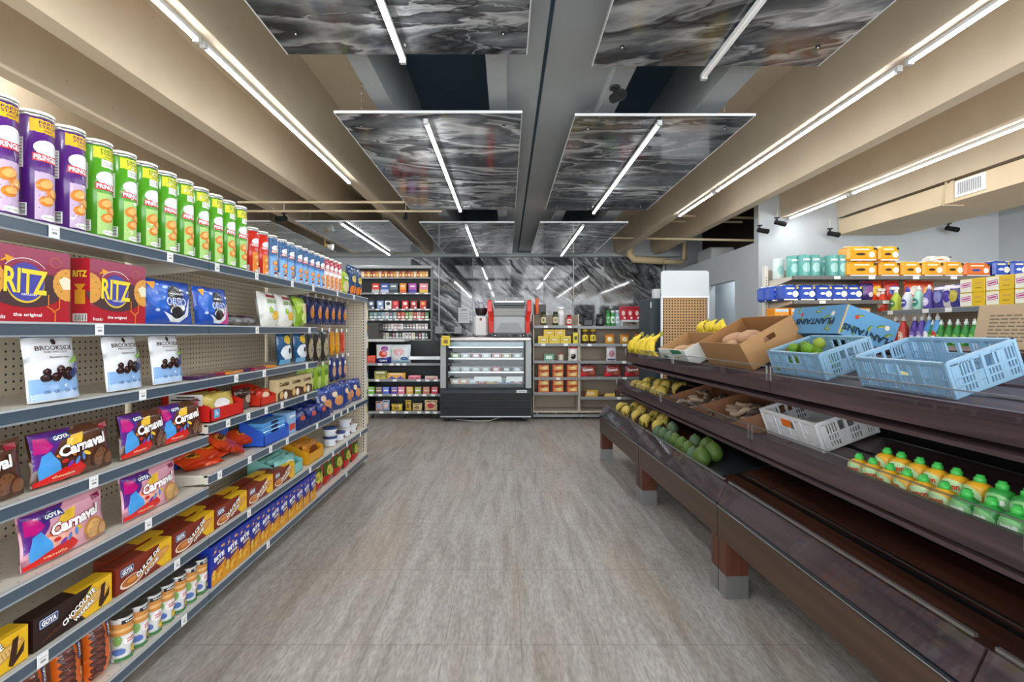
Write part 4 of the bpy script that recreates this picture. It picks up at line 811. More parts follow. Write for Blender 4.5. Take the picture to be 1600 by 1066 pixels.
# fifth level, middle and far units
for k in range(8):
    L('obag', lambda: generic_bag(.19, .14, .045, '#d8481a', [('b', -.05, .55, .25, .2, '#e8a22a'), ('t', 'PIECES', -.05, .55, .4, .18, '#5a2410', 10), ('r', 0, .12, .9, .12, '#c03010')], 'candy_bag', 'candy bag', 17), 2.24+.105*(k % 5), 'S5b', .07+.09*(k//5), 'orange candy bag lying in the heap, %s from its near end' % ORD[k], 'candy bag', 'heap of orange candy bags', rx=R(-72+8*(k % 3)), turn=R(-20+17*(k % 4)), dz=.012+.014*(k % 3))
def dark_cookie_box():
    m = MB(); w, h, d = .42, .15, .08; m.box(-w/2, w/2, -d/2, d/2, 0, h, '#1f3f9a', 'card'); S = flat(-d/2)
    m.decal(S, rect(w*.34, h*.5, w*.3, h), '#3a74d0'); m.decal(S, ell(w*.02, h*.72, w*.2, h*.26, 24), '#15161a', .001); m.decal(S, ell(w*.02, h*.28, w*.26, h*.24, 24), '#15161a', .001)
    for k in range(14): m.decal(S, ell(w*.02+.05*math.cos(k*.9)*(1+k % 2), h*(.7-.42*(k % 2))+.012*math.sin(k*1.7), .007, .003, 8, k*30), '#5a5c66', .0016)
    m.decal(S, ell(w*.02, h*.5, w*.2, h*.04, 16), '#e8e8e4', .0014)
    o = m.build('cookie_carton'); tag(o, cat='cookie carton'); return o
L('dcb', dark_cookie_box, 2.43, 'S5b', .235, 'blue carton picturing black cookies behind the orange bags', 'cookie carton')
L('bdisp', lambda: open_carton(.3, .15, .14, '#2858c0', '#2858c0', filler('#5aa0e0', 5, .024, lay=True, deco='#16264a')), 2.8, 'S5b', .08, 'blue display carton with stacked light blue packs', 'display carton')
L('lbox', lambda: gbox(.1, .13, .1, '#8ab4dc', [('r', 0, .3, .8, .3, '#c8443a'), ('r', 0, .8, .8, .1, '#e8eef4')], 'snack_box', 'snack box'), 3.02, 'S5b', .07, 'pale blue snack box with a red band', 'snack box')
for k in range(3): L('navyd', lambda: open_carton(.17, .13, .16, '#1c2a66', '#1c2a66', filler('#263a86', 3, .04, deco='#c0503a')), 3.18+.185*k, 'S5b', .09, 'navy display carton of small bags, %s of three' % ORD[k], 'display carton', 'navy display cartons')
for k in range(7): L('nbag', lambda: generic_bag(.19, .2, .07, '#23397e', [('b', .0, .35, .28, .2, '#c98a5a'), ('b', -.2, .6, .15, .12, '#e0c9a8', 3), ('r', 0, .86, .7, .1, '#324ea0')], 'chip_bag', 'chip bag', 18), 3.68+.125*k, 'S5b', .06+.03*(k % 2), 'navy snack bag standing in the far unit, %s from the navy cartons' % ORD[k], 'chip bag', 'navy snack bags standing', rx=R(-9), turn=R(-25+rnd.random()*30))
# fourth level of the middle unit
def red_carton():
    e = open_carton(.27, .15, .22, '#c8201c', '#e6ddd0', filler('#d8c060', 4, .03, deco='#ffffff'))
    m = MB(); T = side(-.1355, 'card', -1); m.decal(T, rect(-.0, .1, .15, .05), '#e8e4e0'); m.decal(T, rect(0, .1, .13, .006), '#3a2420', .001); m.decal(T, rect(0, .112, .08, .006), '#3a2420', .001)
    m.build('side_label', e); m = MB(); S = flat(-.1106); m.decal(S, rect(-.09, .035, .045, .04), '#5aa0d0'); m.text(S, '7x', -.09, .035, .025, .02, '#ffffff', .001); m.build('price_flash', e); return e
L('redc', red_carton, 2.305, 'S4b', .12, 'red display carton with yellow packets and a blue price flash', 'display carton')
L('brnb', lambda: generic_bag(.15, .11, .05, '#3a241c', [('b', .1, .5, .2, .2, '#b8a898'), ('b', -.2, .4, .15, .2, '#6a4a3a', 4)], 'candy_bag', 'candy bag', 20), 2.54, 'S4b', .07, 'dark brown candy bag between two red cartons', 'candy bag')
L('redd', lambda: open_carton(.17, .11, .16, '#c8301c', '#b89a80', filler('#c9321c', 3, .03, deco='#e8c8b0')), 2.72, 'S4b', .1, 'smaller red display carton beside beige cookie boxes', 'display carton')
for k in range(3): L('beige', lambda: gbox(.17, .125, .05, '#cbb88c', [('p', [(-.5, 0), (.5, 0), (.5, .4), (0, .5), (-.5, .35)], '#5a3a28'), ('e', -.2, .25, .14, .18, '#d8b070'), ('e', .1, .2, .14, .18, '#efe6d0'), ('t', 'Cookies', 0, .75, .7, .2, '#5a4020')], 'cookie_box', 'cookie box'), 2.9+.165*k, 'S4b', .04, 'beige cookie box on the fourth shelf, %s from the red cartons' % ORD[k], 'cookie box', 'beige cookie boxes')
# hooks with hanging bags, far unit
def hook_tag(m): pass
def hook_row(key, fn, ys, z, n, labels, cat, group, drop, depth=.0):
    for k, y in enumerate(ys):
        e = empty('peg_hook', (XB, y, z)); tag(e, 'wire hook for the %s' % (labels % ORD[k]), 'peg hook', 'wire peg hooks')
        m = MB(); m.tube([(0, 0, 0), (.23, 0, .0), (.24, 0, .012)], .0025, '#b8babc', 'chrome', 6); m.build('wire', e)
        m = MB(); m.box(.24, .242, -.014, .014, -.008, .022, '#eef0f0', 'card'); m.build('price_tag', e)
        put(key, fn, (XB+.2, y, z-drop), AR, labels % ORD[k], cat, group)
def hang_bag(w, h, c, deco, seed): return lambda: generic_bag(w, h, .035, c, deco, 'hanging_bag', 'snack bag', seed)
hook_row('hb1', hang_bag(.125, .2, '#1f2c66', [('b', 0, .45, .3, .25, '#d98a3a'), ('b', .1, .6, .18, .12, '#e8c9c0', 3), ('r', 0, .86, .7, .1, '#16204e')], 22), [3.47+.145*k for k in range(7)], H0+.25, 1, '%s navy bag on the top hooks', 'snack bag', 'navy bags on the top hooks', .2)
hook_row('hb2', hang_bag(.14, .24, '#2b2a26', [('e', 0, .45, .36, .33, '#8d7f66'), ('e', 0, .45, .28, .26, '#c9bca0'), ('e', 0, .45, .2, .12, '#3a3228')], 23), [3.44+.15*k for k in range(4)], H0+.0, 1, '%s black bag with a pale oval on the middle hooks', 'snack bag', 'black oval bags on the middle hooks', .24)
hook_row('hb3', hang_bag(.085, .2, '#d08c1c', [('r', 0, .5, .5, .6, '#e0a832'), ('t', 'NUTS', 0, .6, .5, .1, '#8a4a10', 90)], 24), [4.06+.12*k for k in range(2)], H0-.005, 1, '%s orange nut tube bag on the middle hooks', 'snack bag', 'orange tube bags', .2)
hook_row('hb4', hang_bag(.085, .19, '#c03a24', [('b', 0, .4, .3, .2, '#e06a4a')], 25), [4.31], H0-.005, 1, 'red tube bag, %s on the middle hooks', 'snack bag', 'red tube bag', .19)
hook_row('hb5', hang_bag(.14, .22, '#8fae34', [('b', 0, .4, .3, .25, '#b8cf6a'), ('e', 0, .7, .3, .12, '#5f8a1c')], 26), [3.45+.15*k for k in range(4)], H0-.26, 1, '%s green bag on the lower hooks', 'snack bag', 'green bags on the lower hooks', .22)
hook_row('hb6', hang_bag(.13, .2, '#27356e', [('b', 0, .4, .3, .25, '#c99a7a'), ('b', 0, .7, .2, .1, '#e8e0d8', 2)], 27), [4.07+.14*k for k in range(3)], H0-.22, 1, '%s navy and tan bag on the lower hooks', 'snack bag', 'navy and tan bags on the lower hooks', .2)
# end-cap strip of bags on the far face
for k, (c, z, lab) in enumerate((('#d8b83a', H0+.04, 'yellow snack bag clipped on the far end of the left shelving, top'), ('#7fb0d8', H0-.22, 'pale blue snack bag on the far end of the left shelving'), ('#b8c8dc', H0-.62, 'bluish white snack bag low on the far end of the shelving'), ('#c8c24a', H0-.95, 'yellow-green bag at the foot of the shelving end'))):
    p = Vector((XE-.06, 4.69, z)); put('endbag%d' % k, lambda c=c, k=k: generic_bag(.15, .24, .05, c, [('b', 0, .45, .3, .25, '#efe6c8'), ('r', 0, .15, .8, .12, '#4a5a8a')], 'snack_bag', 'snack bag', 30+k), p, AR, lab, 'snack bag', None)
# ---------------------------------------------------------------- produce on the stand
SZ = R(-90) + SR
def ST(key, fn, x, y, fz, label, cat, group=None, rx=0, lift=.001, turn=0, **k):
    return put(key, fn, SW(x, y, fz(x)+lift), SZ+turn, label, cat, group, rx=rx, **k)
def hit(px, py, fz, lift):
    d = Vector(((px-VX)/FOC, 1, -(py-VY)/FOC)); a, b = .5, 9
    inv = STM.inverted()
    for _ in range(50):
        t = (a+b)/2; q = inv @ (Vector((0, 0, CAMH)) + d*t)
        if q.z > fz(q.x)+lift: a = t
        else: b = t
    return q
def crate(c, cd_, w=.43, d=.27, h=.135):
    """folding slotted crate; origin at the middle of the front bottom edge"""
    e = empty('plastic_crate'); tag(e, cat='crate'); t = .007
    def wall(M, L, name, handle=True):
        m = MB(); m.M = M; hl = L/2
        m.box(-hl, hl, -.003, t+.003, h-.009, h, c, 'plastic'); m.box(-hl, hl, 0, t, 0, .014, c, 'plastic')
        for x in (-hl, hl-.012): m.box(x, x+.012, -.002, t, 0, h, c, 'plastic')
        nrib = 5 if L > .35 else 3; seg = (L-.024)/(nrib-1)
        for k in range(1, nrib-1): x = -hl+.012+seg*k; m.box(x-.006, x+.006, -.002, t, .014, h-.009, c, 'plastic')
        # slotted fields between the ribs
        hw = .05 if L > .35 else .038
        rows = [.014, .043, .072, h-.009]
        for r_ in range(3):
            z0, z1 = rows[r_], rows[r_+1]
            m.box(-hl+.012, hl-.012, .001, t-.001, z1-.0075 if r_ < 2 else z1-.012, z1, c, 'plastic')
            x = -hl+.016
            while x < hl-.016:
                if r_ == 2 and handle and abs(x) < hw: x += .0125; continue
                solid = (int((x+hl)/.03) % 3 == 0)
                m.box(x, x+(.012 if solid else .0055), .001, t-.001, z0, z1-.006, c, 'plastic'); x += .0125
        if handle: m.box(-hw-.005, -hw, -.001, t, rows[2], h-.009, c, 'plastic'); m.box(hw, hw+.005, -.001, t, rows[2], h-.009, c, 'plastic')
        return m.build(name, e)
    wall(Matrix.Identity(4), w, 'crate_wall')
    wall(Matrix.Translation((0, d, 0)) @ Matrix.Rotation(R(180), 4, 'Z'), w, 'crate_wall')
    wall(Matrix.Translation((-w/2, d/2, 0)) @ Matrix.Rotation(R(-90), 4, 'Z'), d, 'crate_wall')
    wall(Matrix.Translation((w/2, d/2, 0)) @ Matrix.Rotation(R(90), 4, 'Z'), d, 'crate_wall')
    m = MB()
    for k in range(17): m.box(-w/2, w/2, k*d/17, k*d/17+.010, .002, .007, c, 'plastic')
    for k in range(18): m.box(-w/2+k*w/18, -w/2+k*w/18+.013, 0, d, .001, .006, cd_, 'plastic')
    m.build('crate_base', e); return e
T2, T3 = math.atan(.30), math.atan(.34)
big = ST('cratebl', lambda: crate('#88adc9', '#7096b4'), .48, 1.9, t3, 'large-looking empty pale blue slotted crate on the top tier, nearest the camera', 'crate', 'pale blue folding crates', rx=T3)
lim = ST('cratebl', None, .48, 2.55, t3, 'pale blue slotted crate holding limes on the top tier', 'crate', 'pale blue folding crates', rx=T3)
whi = ST('cratewh', lambda: crate('#dcdcde', '#c3c3c8'), .325, 2.35, t2, 'empty white slotted crate tilted on the middle tier', 'crate', rx=T2+R(3))
m = MB(); m.box(-.035, .035, -.0045, -.0035, .083, .118, '#e2702a', 'plastic'); hl_ = m.build('orange_handle_tab', whi); 
def frame_of(o): bpy.context.view_layer.update(); return o.matrix_world.copy()
def citrus(c, c2, r=.031):
    m = MB(); n = 16; prof = [(.004, -1.02), (.25, -.96)] + [(math.sin(R(a)), -math.cos(R(a))) for a in range(30, 160, 18)] + [(.25, .97), (.1, 1.06), (.001, 1.08)]
    m.lathe([(p*r, q*r) for p, q in prof], c, 'skin', n, 0, 0, r); o = m.build('lime'); tag(o, cat='lime'); m = MB(); m.lathe([(.004, r*2.02), (.003, r*2.1), (.0005, r*2.1)], '#6b6a3a', 'skin', 6); m.build('stem_scar', o); return o
LM = frame_of(lim)
k = 0
rnd = random.Random(5)
ORD += ['twenty-first', 'twenty-second', 'twenty-third', 'twenty-fourth']
for (x, y, z) in ((-.16,.05,0),(-.10,.04,0),(-.04,.05,0),(-.15,.115,0),(-.09,.105,0),(-.025,.12,0),(.035,.06,0),(-.16,.18,0),(-.1,.17,0),(-.03,.19,0),(.04,.13,0),(.1,.1,0),(-.125,.08,.05),(-.065,.075,.05),(-.12,.14,.05),(-.06,.145,.052),(.005,.09,.047),(.16,.07,0),(-.13,.1,.085),(-.07,.11,.085),(-.1,.17,.08),(-.02,.1,.085),(-.05,.18,.08),(-.16,.16,.05)):
    p = LM @ Vector((x, y, .008+z)); kk = ['g','y','d'][k % 3]
    put('lime'+kk, lambda kk=kk: citrus({'g': '#5f8a1c', 'y': '#859630', 'd': '#4a7016'}[kk], None), p, rnd.random()*6, '%s lime lying in the pale blue crate, %s from its far end' % (['bright green', 'yellowish', 'dark green'][k % 3], ORD[k]), 'lime', 'limes in the pale blue crate', rx=R(rnd.random()*70), ry=R(rnd.random()*50)); k += 1
BM = frame_of(big)
put('lemonp', lambda: citrus('#d6c98a', None), BM @ Vector((-.1, .05, .008)), 1, 'pale yellow fruit lying in the empty blue crate behind its handle hole', 'fruit', rx=R(50))
put('lemonq', lambda: citrus('#c9b07a', None, .026), BM @ Vector((-.03, .045, .008)), 1, 'small tan fruit lying in the empty blue crate', 'fruit', rx=R(60))
# avocados
def avocado(c, c2, r=.05, st=1.25):
    m = MB(); n = 20; pr = []
    for a in range(0, 181, 12): q = -math.cos(R(a)); rr = math.sin(R(a)); pr.append((max(.0006, r*rr*(1-.16*max(0, q))), r*q*(1 if q < 0 else st)))
    m.lathe(pr, c, 'skin', n, 0, 0, r); o = m.build('avocado'); tag(o, cat='avocado')
    m = MB(); m.lathe([(.006, r*(1+st)-.003), (.005, r*(1+st)+.003), (.0005, r*(1+st)+.003)], '#8a7a4a', 'skin', 8); m.build('stem_end', o); return o
AV = [(1029,677,1),(1051,671,0),(1038,681,1),(1047,686,1),(1057,690,2),(1065,696,2),(1076,704,2),(1088,693,1),(1105,700,3),(1083,713,1),(1097,716,3),(1116,708,3)]
cols = {0: ('#586b52', .045), 1: ('#4c6444', .046), 2: ('#4f662c', .046), 3: ('#486026', .053)}
for i, (px, py, v) in enumerate(AV):
    q = hit(px, py, t1, cols[v][1]); kk = 'avo%d' % v
    put(kk, lambda v=v: avocado(cols[v][0], None, cols[v][1]), SW(q.x, q.y, t1(q.x)+cols[v][1]*.02), R(rnd.random()*360), '%s avocado on the lowest tier, %s counted from the banana end' % (['greyish', 'dull green', 'mid green', 'large glossy green'][v], ORD[i]), 'avocado', 'avocados on the lowest tier', rx=R(rnd.random()*14-7))
o = None
m = MB(); v = [(.09, 2.62), (.09, 3.3), (.5, 3.3), (.5, 2.62)]; vv = [(x, y, t1(x)+.002) for x, y in v] + [(x, y, t1(x)+.006) for x, y in v]
m.add(vv, [(0,1,2,3),(7,6,5,4),(0,4,5,1),(1,5,6,2),(2,6,7,3),(3,7,4,0)], '#23272c', 'plastic'); o = m.build('rubber_mat'); o.matrix_world = STM; tag(o, 'dark rubber mat under the avocados', 'mat')
# bananas
def bunch(nf, L_, r, bend, c, spread, tipc='#4a3a1c'):
    """crown at the top, fingers hanging down, side by side, bowed towards -y; origin at the lowest tips"""
    e = empty('banana_bunch'); tag(e, cat='banana bunch'); c2 = '#d9bd36' if c == '#e2c631' else '#bfa64e'
    for i in range(nf):
        m = MB(); a = (i-(nf-1)/2)*spread; m.M = Matrix.Translation((0, -.3*r*(i % 2), L_*1.05)) @ Matrix.Rotation(R(-a), 4, 'Y') @ Matrix.Rotation(R(3*(i % 3)), 4, 'X')
        P_ = [(0, -bend*math.sin(math.pi*t/8)*L_ , -L_*t/8) for t in range(9)]; rs = [r*.28, r*.42, r*.85, r, r*1.03, r*1.02, r*.95, r*.68, r*.28]
        m.tube(P_, r, c if i % 2 else c2, 'skin', 6, rs)
        m.tube([P_[-1], (0, P_[-1][1]+.002, P_[-1][2]-.006)], r*.26, tipc, 'skin', 6); m.build('banana', e)
    m = MB(); m.tube([(0, .0, L_*.97), (0, 0, L_*1.06), (0, .01, L_*1.12)], r*.7, '#8f8a3a', 'skin', 8, rs=[r*.8, r*.8, r*.5]); m.build('crown', e); return e
Y1 = (5, .21, .021, .3, '#e2c631', 11); Y2 = (3, .12, .024, .22, '#c9b25a', 20)
for i, (x_, y_) in enumerate(((.27, 4.62), (.27, 4.47), (.27, 4.31), (.29, 4.17))): ST('bun1', lambda: bunch(*Y1), x_, y_, t3, 'upright yellow banana bunch at the far end of the top tier, %s from the end' % ORD[i], 'banana bunch', 'upright banana bunches', rx=R(-10), turn=R(10*(-1)**i), s=(1.2, 1.1, 1.15)[i % 3], lift=.02)
for i, (x_, y_) in enumerate(((.9, 4.65), (.93, 4.5), (.96, 4.38), (1.0, 4.7))): 
    put('bun1', None, SW(x_, y_, 1.185), SZ+R(25*i), 'yellow banana bunch behind on the stand crown, %s from the left' % ORD[i], 'banana bunch', 'banana bunches on the stand crown', rx=R(-20), s=.8)
for i, (x_, y_) in enumerate(((.2, 4.6), (.21, 4.45), (.3, 4.52), (.22, 4.28), (.33, 4.33), (.22, 4.1), (.34, 4.15), (.23, 3.93), (.36, 3.98))): ST('bun2', lambda: bunch(*Y2), x_, y_, t2, 'dull yellow short banana bunch on the middle tier, %s from the far end' % ORD[i], 'banana bunch', 'short banana bunches on the middle tier', rx=R(-48), turn=R(-35+25*(i % 4)), lift=.018)
for i, (x_, y_) in enumerate(((.07, 4.62), (.17, 4.5), (.07, 4.4), (.18, 4.27), (.08, 4.16), (.19, 4.03), (.09, 3.93), (.2, 3.8), (.1, 3.7))): ST('bun2', None, x_, y_, t1, 'dull yellow short banana bunch on the lowest tier, %s from the far end' % ORD[i], 'banana bunch', 'short banana bunches on the lowest tier', rx=R(-48), turn=R(-30+23*(i % 4)), lift=.018)
# cartons with roots and other produce
def carton(w, d, h, c, cin, name='produce_carton', hole=None, white=None, t=.005):
    e = empty(name); tag(e, cat='carton')
    m = MB()
    m.box(-w/2, w/2, 0, d, 0, t, cin, 'matte'); m.box(-w/2, w/2, d-t, d, t, h, cin, 'matte')
    if hole:      # front wall or side wall with a hand hole
        pass
    m.box(-w/2, w/2, 0, t, t, h, c, 'matte'); m.box(-w/2, -w/2+t, t, d-t, t, h, cin, 'matte')
    x = w/2
    if hole:
        a, b = hole; ha, hz0, hz1 = .04, h*.62, h*.80
        m.box(x-t, x, t, d/2-ha, t, h, c, 'matte'); m.box(x-t, x, d/2+ha, d-t, t, h, c, 'matte'); m.box(x-t, x, d/2-ha, d/2+ha, t, hz0, c, 'matte'); m.box(x-t, x, d/2-ha, d/2+ha, hz1, h, c, 'matte')
    else: m.box(x-t, x, t, d-t, t, h, c, 'matte')
    m.build('carton_body', e); return e
def root(seed, c='#6b5443', r=.018, L_=.12):
    def f():
        rn = random.Random(seed); m = MB(); pts = []; rs = []
        for i in range(7): pts.append((L_*(i/6-.5), .012*math.sin(i*1.3+seed), .008*math.cos(i*.9+seed))); rs.append(r*(.35+.65*math.sin(math.pi*(i+.6)/7.2))*(.85+.3*rn.random()))
        m.tube(pts, r, c, 'matte', 9, rs)
        for i in range(3): m.lathe([(.004, 0), (.0025, .006), (.0005, .008)], '#8b7560', 'matte', 5, L_*(rn.random()-.5)*.6, 0, r*.7)
        o = m.build('root_vegetable'); tag(o, cat='root vegetable'); return o
    return f
CB = []
for i, y in enumerate((3.34, 2.835)):
    c_ = ST('rootct', lambda: carton(.49, .37, .1, '#7e5840', '#80583e'), .165, y, t2, ['reddish brown open carton of root vegetables on the middle tier, beside the bananas', 'reddish brown open carton of root vegetables beside the white crate'][i], 'carton', 'cartons of root vegetables', rx=T2); CB.append(frame_of(c_))
    m = MB(); M_ = CB[-1]
    rn = random.Random(40+i)
    for k in range(24):
        lay = k // 13; x = -.2+.4*rn.random(); y_ = .05+.25*rn.random(); z = .03+.028*lay+.01*rn.random()
        put('root%d' % (k % 4), root(k % 4, ['#5f5145', '#83715f', '#988673', '#4c3f36'][k % 4]), M_ @ Vector((x, y_, z)), rn.random()*6.3, 'brown root vegetable in the %s carton, %s in the pile' % (['farther', 'nearer'][i], ORD[k]), 'root vegetable', 'root vegetables in the %s carton' % ['farther', 'nearer'][i], rx=R(rn.random()*40-20), ry=R(rn.random()*30-15))
big_c = ST('bigct', lambda: carton(.58, .37, .185, '#a98259', '#9a7048', hole=(1, 1)), .47, 3.25, t3, 'large tan cardboard carton with a hand hole on the top tier, tilted towards the aisle', 'carton', rx=R(29), turn=R(0))
BCM = frame_of(big_c)
def squash():
    m = MB(); pr = [(max(.0006, .06*math.sin(R(a))*(1+.05*math.sin(a))), -.11*math.cos(R(a))) for a in range(0, 181, 12)]; m.M = Matrix.Rotation(R(90), 4, 'Y'); m.lathe(pr, '#b79272', 'matte', 16); o = m.build('yam'); tag(o, cat='yam'); return o
for k, (x, y, z) in enumerate(((-.15, .2, .085), (.0, .22, .095), (.13, .18, .085), (-.05, .1, .08))): put('yam', squash, BCM @ Vector((x, y, z)), R(20*k), 'pale brown yam in the large tan carton, %s from its far end' % ORD[k], 'yam', 'yams in the large tan carton', rx=R(10*k))
wc = ST('whct', lambda: carton(.40, .30, .15, '#dfe2de', '#a9835a'), .36, 3.86, t3, 'white printed carton with a green stripe on the top tier, beside the bananas', 'carton', rx=R(27), turn=R(8))
m = MB(); S = flat(0, 'card'); m.decal(S, [(-.02, .148), (.12, .148), (.16, .12), (-.0, .105)], '#3f7d5c', .001); m.decal(S, [(0, .083), (.15, .098), (.155, .09), (.0, .077)], '#d9b43a', .0014); m.decal(S, rrect(-.12, .07, .09, .06, .01), '#9db7a4', .001); m.decal(S, blob(-.12, .07, .03, .02, 3), '#4a6a58', .0014)
for k in range(5): m.decal(S, rect(.1, .062-.007*k, .08, .0022), '#6a7078', .001)
m.decal(S, blob(.07, .08, .01, .008, 2), '#3a4a66', .0012); m.build('printed_front', wc)
WCM = frame_of(wc)
for k, (x, y, z) in enumerate(((-.05, .12, .07), (.08, .14, .075))): put('yam', None, WCM @ Vector((x, y, z)), R(30*k), '%s pale brown yam in the white printed carton' % ['farther', 'nearer'][k], 'yam', 'yams in the white carton', s=.8)
# blue plantain carton, lying upside down on the stand crown
def plantain_carton():
    m = MB(); w, d, h = .46, .31, .17; blue = '#5b8fb8'; m.bbox(-w/2, w/2, 0, d, 0, h, blue, 'matte', .002)
    def deco(S, w_):
        rn = random.Random(int(w_*100))
        for k in range(9):
            x = -w_*.42+rn.random()*w_*.84; y = .02+rn.random()*.13; a = rn.random()*180
            m.decal(S, ell(x, y, .03, .02, 14, a, 20, 160) + ell(x, y, .022, .008, 14, a, 20, 160)[::-1], '#4f7a3c', .0008); m.decal(S, ell(x+.004, y, .026, .014, 12, a, 40, 140) + ell(x+.004, y, .022, .010, 12, a, 40, 140)[::-1], '#b8a83a', .0012)
        m.decal(S, ell(-w_*.28, .12, .012, .012, 14), '#b0412a', .0014); m.decal(S, ell(w_*.3, .12, .014, .014, 14), '#d8d2c0', .0014)
    S = flat(0, 'matte'); deco(S, w); m.text(S, 'PLANTAINS', 0, .075, w*.72, .038, '#1c3550', .002, 180, .05)
    T = lambda u, v, off: (w/2+off, d/2+u, v); T.mat = 'matte'; T.ml = None
    deco(T, d); m.text(T, 'PLANTAINS', 0, .05, d*.95, .038, '#1c3550', .002, 180, .05)
    m.box(w/2-.006, w/2+.001, -.001, .006, 0, h, '#b7a47c', 'matte'); o = m.build('plantain_carton'); tag(o, cat='carton'); return o
p = SW(.875, 2.83, 1.19)
o = put('plct', plantain_carton, p, SZ, 'blue carton printed PLANTAINS upside down, behind the crates', 'carton', extra=0, rx=R(-0))
o.matrix_world = Matrix.Translation(SW(.74, 2.84, 1.235)) @ Matrix.Rotation(SR, 4, 'Z') @ Matrix.Rotation(R(20), 4, 'Y') @ Matrix.Rotation(R(-90), 4, 'Z')
def brown_carton():
    m = MB(); m.bbox(-.25, .25, 0, .35, 0, .2, '#b09a7e', 'matte', .003); S = flat(0, 'matte')
    rn = random.Random(3)
    for j in range(8):
        x = -.2
        while x < .12: l = .01+rn.random()*.03; m.decal(S, rect(x+l/2, .15-j*.016, l, .006), '#6f6455', .0008); x += l+.006
    o = m.build('cardboard_carton'); tag(o, cat='carton'); return o
o = put('brct', brown_carton, (0, 0, 0), 0, 'cardboard carton with rows of small print, behind the empty blue crate', 'carton')
o.matrix_world = Matrix.Translation(SW(1.06, 1.9, 1.17)) @ Matrix.Rotation(SR, 4, 'Z') @ Matrix.Rotation(R(-78), 4, 'Z') @ Matrix.Rotation(R(-14), 4, 'X')
# juice bottles
def juice(kind):
    body, lab, ink = (('#dba326', '#bfe0a8', '#c8502a') if kind == 'lemon' else ('#2f8f3c', '#8fce8a', '#f2f6ee'))
    r = .027; m = MB(); m.lathe([(.012, 0), (.022, .004), (r, .016), (r*1.02, .045), (r, .084), (.024, .093), (.014, .098), (.011, .1)], body, 'plastic', 18); S = cyl(r*1.03)
    m.decal(S, ell(0, .062, .036, .027, 20), lab, .0014, .01); m.decal(S, ell(0, .032, .014, .008, 12), '#e8c23a' if kind == 'lemon' else '#b9d46a', .002, .01)
    m.text(S, 'Lemon' if kind == 'lemon' else 'Lime', 0, .07, .04, .016, ink, .0024, 6, .05, .01)
    o = m.build('juice_bottle'); tag(o, cat='juice bottle'); m = MB(); m.lathe([(.0125, .096), (.0125, .109), (.009, .111), (.008, .117), (.0005, .117)], '#3fae4a', 'plastic', 14); m.build('cap', o); return o
for r_ in range(2):
    for k in range(12):
        kind = 'lemon' if k < 6 else 'lime'
        n = k if k < 6 else k-6
        ST('j'+kind, lambda kind=kind: juice(kind), .185+.085*r_, 1.765-.066*k-.02*r_, t2, '%s juice bottle, %s from the crate end in the %s row' % ('yellow' if kind == 'lemon' else 'green', ORD[k], ['front', 'back'][r_]), 'juice bottle', '%s juice bottles' % ('yellow' if kind == 'lemon' else 'green'), rx=R(-4), turn=R(rnd.random()*50-25), s=1.16)
# ---------------------------------------------------------------- fixtures along the back
def FR(x0, x1, y0, y1, Y): a = P(x0, y1, Y); b = P(x1, y0, Y); return a.x, b.x, a.z, b.z
PAL = ['#c23a2c', '#3a62b0', '#5a7a86', '#e28a1e', '#a2398f', '#d86f80', '#35508a', '#d8d8dc', '#c0283c', '#7aa04a', '#d8b23a', '#6a4a9a', '#2f7f8a', '#8a5a3a']
def small_pack(name, cat, x0, x1, y0, y1, Y, c, deco, label, group=None, d=.05, kind='box', seed=0):
    a, b, z0, z1 = FR(x0, x1, y0, y1, Y); w, h = b-a, z1-z0
    if kind == 'box': o = gbox(w, h, d, c, deco, name, cat)
    else: o = generic_bag(w, h, min(.07, d), c, deco, name, cat, seed)
    o.location = ((a+b)/2, Y+d/2, z0); tag(o, label, cat, group); return o
def settle(o, z): o.location.z = z; return o
def rack(name, label, cat, x0, x1, Y, dep, ztop, shelves, back, framec, group=None, zbot=0.0, lipc='#8a8d90', feet=True, lips=.03, sides=True, tags=None):
    """shelves: list of (px0, px1, py)"""
    a = P(x0, 0, Y).x; b = P(x1, 0, Y).x; e = empty(name, (0, 0, 0)); tag(e, label, cat, group)
    zb = zbot + .1; m = MB(); m.box(a, b, Y+dep-.02, Y+dep, zb, ztop, mat=back); m.build('back_panel', e)
    if sides:
        for x in (a, b-.015): m = MB(); m.box(x, x+.015, Y+.02, Y+dep, zb, ztop, framec, 'paint'); m.build('side_panel', e)
    out = []
    for (sx0, sx1, py, ty) in shelves:
        c, d = P(sx0, 0, Y).x, P(sx1, 0, Y).x; z = P(0, py, Y).z
        m = MB(); m.box(c+.001, d-.001, Y, Y+dep-.02, z-.012, z, framec if framec != '#1d1f22' else '#3a3c40', 'paint'); m.box(c, d, Y-.004, Y, z-lips, z+.004, lipc, 'plastic'); s = m.build('shelf', e)
        for px in ty:
            x = P(px, 0, Y).x; m = MB(); m.box(x-.028, x+.028, Y-.007, Y-.0045, z-lips+.002, z, '#eef0f0', 'card'); m.build('price_tag', s)
        out.append(z)
    if feet:
        for x in (a+.06, (a+b)/2, b-.06):
            m = MB(); m.tube([(x-.012, Y+.08, .035), (x+.012, Y+.08, .035)], .034, '#2a2a2a', 'plastic', 12); m.box(x-.012, x+.012, Y+.06, Y+.1, .03, .11, '#8a8d90', 'steel'); m.build('caster', e)
        m = MB(); m.box(a, b, Y+.01, Y+dep, .09, .115, framec, 'paint'); m.build('base', e)
    return e, out
